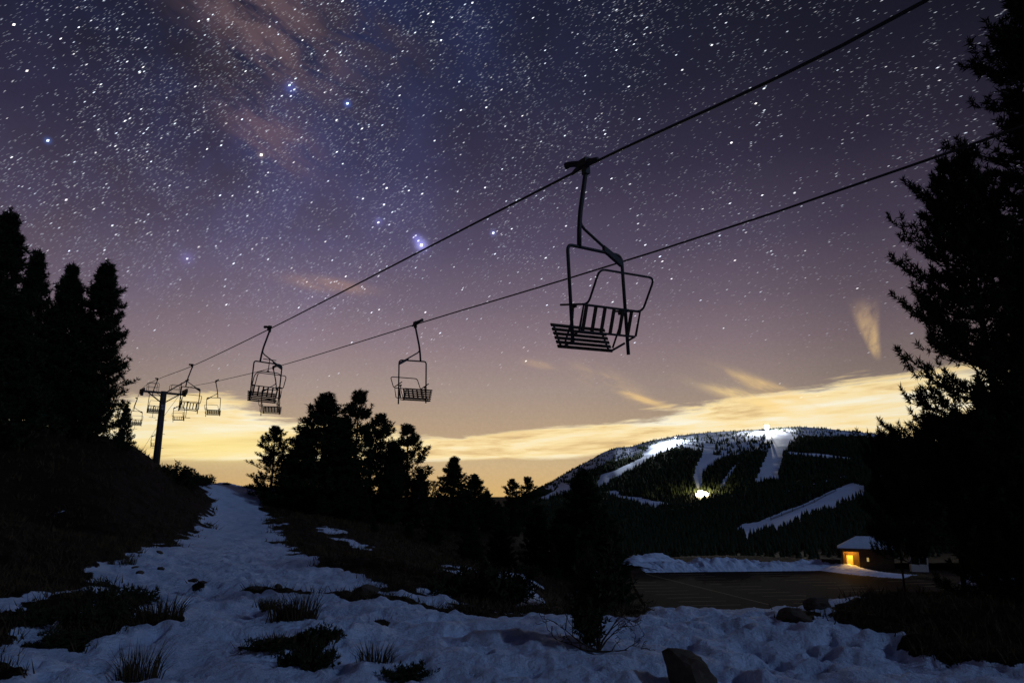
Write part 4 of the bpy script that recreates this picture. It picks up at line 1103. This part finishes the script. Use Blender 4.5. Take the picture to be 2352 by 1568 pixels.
def shrub(px, py, label, k, sx, sz, rz=0.0, dmin=3.0, group='shrubs in the snow', name='shrub'):
    x, y = hit(px, py, dmin); z = float(HG(x, y)[0])
    o = empty(name, (x, y, z - .05 - .06 * sz), label, 'shrub', group, rz); o.scale = (sx, sx, sz)
    link_mesh('stem', SHM[k][0], o); link_mesh('foliage', SHM[k][1], o); return o
shrub(225, 1440, 'large dark shrub heap at the lower left, half buried in snow', 0, 1.0, 1.55)
shrub(150, 1480, 'dark shrub at the lower left below the large heap', 1, .8, .6, 1)
shrub(75, 1440, 'dark shrub at the far left between snow patches', 2, .6, .85, 2)
shrub(285, 1395, 'small shrub above the large lower left heap', 1, 1.0, 1.2, .4)
shrub(705, 1540, 'twiggy shrub at the bottom edge, left of centre', 2, .62, .95, .3)
shrub(735, 1490, 'leafy shrub leaning over bare soil above the bottom edge', 0, .5, .55, 2.2)
shrub(620, 1500, 'flat shrub on bare soil left of the leafy leaning shrub', 1, .6, .3, 1.2)
shrub(940, 1560, 'low twiggy shrub at the bottom edge near the centre', 1, .55, .55, 1.9)
shrub(1100, 1375, 'dark round bush on the slope between snow patches', 0, 2.0, 2.2, .9, 10)
shrub(1150, 1378, 'second dark bush at the right of the round slope bush', 2, 1.7, 1.8, 1.9, 10)
shrub(1205, 1322, 'small bush on the slope near the bushy young pine', 1, 1.6, 1.9, 0, 14)
GB = 'bushes at the end of the left hill'
for px, py, k, s, lb in ((395,1100,2,3.4,'bush low on the flank of the left hill below its end bushes'),(425,1118,0,3.4,'bush between the end of the left hill and the track'),(378,1072,0,3.6,'bush next to the tower foot on the left hill'),(405,1082,1,4.2,'middle bush on the end of the left hill'),(430,1094,2,4.4,'bush at the right end of the left hill above the track'),(452,1112,1,3.6,'lowest bush at the left rim of the snow track'),
                     (520,1113,2,1.0,'tiny bush on the crest of the snow track'),(575,1122,0,2.0,'low bush at the right end of the track crest'),(600,1128,1,2.6,'bush under the airy lone pine')):
    shrub(px, py, lb, k, s, s * (1.05 if px < 500 else .8), px, 30, GB)

def dead_shrub(px, py, label, seed, sc):
    x, y = hit(px, py); z = float(HG(x, y)[0]); rg = random.Random(seed)
    t = empty('dead_shrub', (x, y, z - .05), label, 'shrub')
    mb = MB(); TP = []; TA = []
    def br(p, d, L, r, lv):
        pts = [p]; q = p.copy(); dd = d.copy()
        for k in range(5):
            dd = (dd + Vector((rg.gauss(0, .16), rg.gauss(0, .16), rg.gauss(0, .12)))).normalized(); q = q + dd * L / 5; pts.append(q.copy())
        mb.tube(pts, [max(.0025, r * (1 - k / 6)) for k in range(6)], 5, False)
        for k in (2, 3, 4, 5):
            if lv < 3 and rg.random() < .75:
                s = dd.cross(Vector((rg.gauss(0, 1), rg.gauss(0, 1), rg.gauss(0, 1)))).normalized()
                br(pts[k], (dd * .7 + s * .7 + Vector((0, 0, .1))).normalized(), L * rg.uniform(.35, .6), r * .5, lv + 1)
        if lv >= 1 and abs(pts[-1].x) < .2 * sc:
            for k in range(16): TP.append(pts[rg.randint(2, 5)] + Vector((rg.gauss(0, .05), rg.gauss(0, .05), rg.gauss(0, .07)))); TA.append(Vector((rg.gauss(0, .5), rg.gauss(0, .5), 1)))
    for d, L in (((-.95,-.1,.55),.62),((-.9,.1,.12),.55),((.75,-.1,-.02),.42),((.1,.1,1),.7),((-.12,0,1),.75),((.3,.1,.9),.7),((.02,-.2,1),.55),((-.3,.3,.8),.5),((.5,.2,.6),.45),((.0,.3,1),.8)):
        br(Vector((0, 0, .08)), Vector(d).normalized(), L * sc, .016 * sc, 0)
    mb.build('branch', M['twig'], t); link_mesh('foliage', tufts_mesh('foliage', TP, TA, .075, 5, .3, seed, M['shrub']), t)
dead_shrub(1375, 1512, 'half dead shrub with bare twigs sticking out, right of centre in front', 7, .8)

def grass_mesh(seed, n, h, w, bw=.006, lean=.35):
    rng = np.random.default_rng(seed); a = rng.uniform(0, 6.28, n); r = w * np.sqrt(rng.random(n)); hh = h * rng.uniform(.4, 1.0, n)
    bx, by = np.cos(a) * r, np.sin(a) * r; lx = bx * .9 + rng.normal(0, lean * h * .5, n) + lean * h * .3; ly = by * .9 + rng.normal(0, lean * h * .5, n)
    s = rng.uniform(0, 6.28, n); sx, sy = np.cos(s) * bw, np.sin(s) * bw
    B = np.stack([bx, by, np.full(n, -.05)], -1); Mx = np.stack([bx + lx * .35, by + ly * .35, hh * .6], -1); T = np.stack([bx + lx, by + ly, hh], -1); S = np.stack([sx, sy, sx * 0], -1)
    V = np.stack([B - S, B + S, Mx + S * .8, Mx - S * .8, T], 1).reshape(-1, 3); k = np.arange(n) * 5
    F = np.concatenate([np.stack([k, k+1, k+2], -1), np.stack([k, k+2, k+3], -1), np.stack([k+3, k+2, k+4], -1)])
    return np_mesh('grass', V, F, M['drygrass'])
GM_ = [grass_mesh(600 + i, 170, .34, .2) for i in range(3)]
def tuft(px, py, label, k, s, sz, dmin=3.0):
    x, y = hit(px, py, dmin); o = link_mesh('grass_tuft', GM_[k]); o.location = (x, y, float(HG(x, y)[0]) - .03); o.scale = (s, s, sz); o.rotation_euler = (0, 0, px)
    tag(o, label, 'grass tuft', 'dry grass tufts in the snow')
tuft(368, 1435, 'dark grass tuft right of the large lower left shrub', 0, 1.2, 1.25)
tuft(335, 1440, 'flat grass clump against the large lower left shrub', 1, 1.0, .6)
tuft(690, 1436, 'spiky dry grass tuft in the middle of the foreground snow', 1, .95, 1.25)
tuft(645, 1440, 'left half of the spiky foreground grass, slightly lower', 2, .7, .95)
tuft(612, 1412, 'small grass tip left of the spiky foreground grass', 0, .5, .5)
tuft(320, 1562, 'large blurred grass tuft at the bottom edge, lower left', 2, .8, 1.35)
tuft(860, 1545, 'thin grass between the two bottom shrubs', 0, .7, .8)
tuft(292, 1303, 'tiny tuft in the snow by the hill foot', 1, .8, .8)
tuft(255, 1300, 'thin grass stalk near the hill foot', 2, .35, .9)

# dry turf on the bare slopes, uncountable
def turf():
    rng = np.random.default_rng(3); n = 9000
    th = rng.uniform(-R(48), R(45), n * 3); r = 5 * (72 / 5.0) ** rng.random(n * 3); x, y = np.sin(th) * r, np.cos(th) * r
    ok = (snowmask(x, y) < .5); ok &= ~((x > 4) & (r > 22)); x, y, r = x[ok][:n], y[ok][:n], r[ok][:n]; z = HG(x, y); n = len(x); nb = 7
    h = np.clip(.10 + r * .004, .1, .32)[:, None] * rng.uniform(.5, 1.3, (n, nb)); w = (.004 + r * .0005)[:, None] * np.ones((n, nb))
    bx = x[:, None] + rng.normal(0, .07, (n, nb)) * (1 + r[:, None] * .03); by = y[:, None] + rng.normal(0, .07, (n, nb)); lx = rng.normal(.05, .5, (n, nb)) * h; ly = rng.normal(0, .5, (n, nb)) * h
    s = rng.uniform(0, 6.28, (n, nb)); zz = np.repeat(z[:, None], nb, 1) - .04
    V = np.stack([np.stack([bx - np.cos(s) * w, by - np.sin(s) * w, zz], -1), np.stack([bx + np.cos(s) * w, by + np.sin(s) * w, zz], -1), np.stack([bx + lx, by + ly, zz + h], -1)], 2).reshape(-1, 3)
    o = link_mesh('turf', np_mesh('turf', V, np.arange(len(V)).reshape(-1, 3), M['drygrass'])); tag(o, 'short dry grass covering the bare slopes', 'grass', kind='stuff')
turf()

def rock_mesh(seed, sub=3, flat=.75):
    import bmesh
    bm = bmesh.new(); bmesh.ops.create_icosphere(bm, subdivisions=sub, radius=1); rg = random.Random(seed)
    pl_ = [(Vector((rg.gauss(0, 1), rg.gauss(0, 1), rg.gauss(0, 1))).normalized(), rg.uniform(.55, .9)) for _ in range(11)]
    for v in bm.verts:
        p = v.co.copy()
        for nrm, dd in pl_:
            e = p.dot(nrm) - dd
            if e > 0: p -= nrm * e * .88
        k = float(fbm(np.array(p.x * 2.2 + 9), np.array(p.y * 2.2 + p.z * 1.7), seed, 3)) - .5
        v.co = p * (1 + k * .5); v.co.z *= flat
    me = bpy.data.meshes.new('rock'); bm.to_mesh(me); bm.free(); me.materials.append(M['rock']); return me
RK = [rock_mesh(700 + i) for i in range(4)]
def rock(px, py, w, label, k, rot=(0, 0, 0), sz=1.0, sink=.25, dmin=3.0, group='rocks in the snow', name='rock', sy=1.0):
    x, y = hit(px, py, dmin); d = math.hypot(x, y); s = w / FPX * d / 2
    o = link_mesh(name, RK[k]); o.scale = (s, s * sy, s * sz); o.rotation_euler = rot; o.location = (x, y + s * .4, float(HG(x, y)[0]) + s * sz * (.55 - sink))
    tag(o, label, 'rock', group)
rock(1592, 1592, 122, 'large brown boulder in the foreground snow', 0, (.15, .45, .3), 1.0, .12, name='boulder')
rock(1838, 1440, 78, 'dark rock on the snow hummock at the right', 1, (.2, .1, 1.2), .75, .3)
rock(1885, 1402, 62, 'grey rock behind the dark rock on the right hummock', 2, (.3, .2, 2.1), .8, .35)
rock(848, 1372, 50, 'largest dark stone on the bare strip across the snow', 3, (.1, .1, .7), .8, .1)
rock(588, 1358, 36, 'flat dark stone at the left end of the bare strip', 1, (0, .1, .2), .45, .1)
rock(637, 1357, 18, 'pointed small stone on the bare strip', 2, (.4, .1, 1.2), 1.1, .1)
rock(930, 1388, 24, 'small stone right of the largest stone on the bare strip', 0, (.4, .1, 2.2), .7, .1)
rock(1316, 1396, 38, 'pale pointed stone behind the snow edge, left of the marker post', 1, (.3, .2, .4), 1.5, .1, 9)
rock(312, 1309, 20, 'small stone on the snow near the hill foot', 3, (0, 0, .5), .6)
rock(365, 1272, 14, 'tiny stone high on the snow by the hill foot', 0, (0, .3, .5), .7)
rock(367, 1316, 18, 'tiny dark stone in the open snow of the track', 1, (0, .2, 1.5), .6)
rock(318, 1327, 16, 'dark stone left of the tiny track stones', 2, (0, .2, 1.5), .8)
rock(290, 1341, 22, 'flat stone just above the lower left shrub', 0, (0, .1, 2.5), .5)
rock(440, 1358, 22, 'left stone of a pair in the middle of the track', 3, (0, .1, 2.5), .5)
rock(462, 1358, 20, 'right stone of a pair in the middle of the track', 1, (0, .1, 1.1), .45)
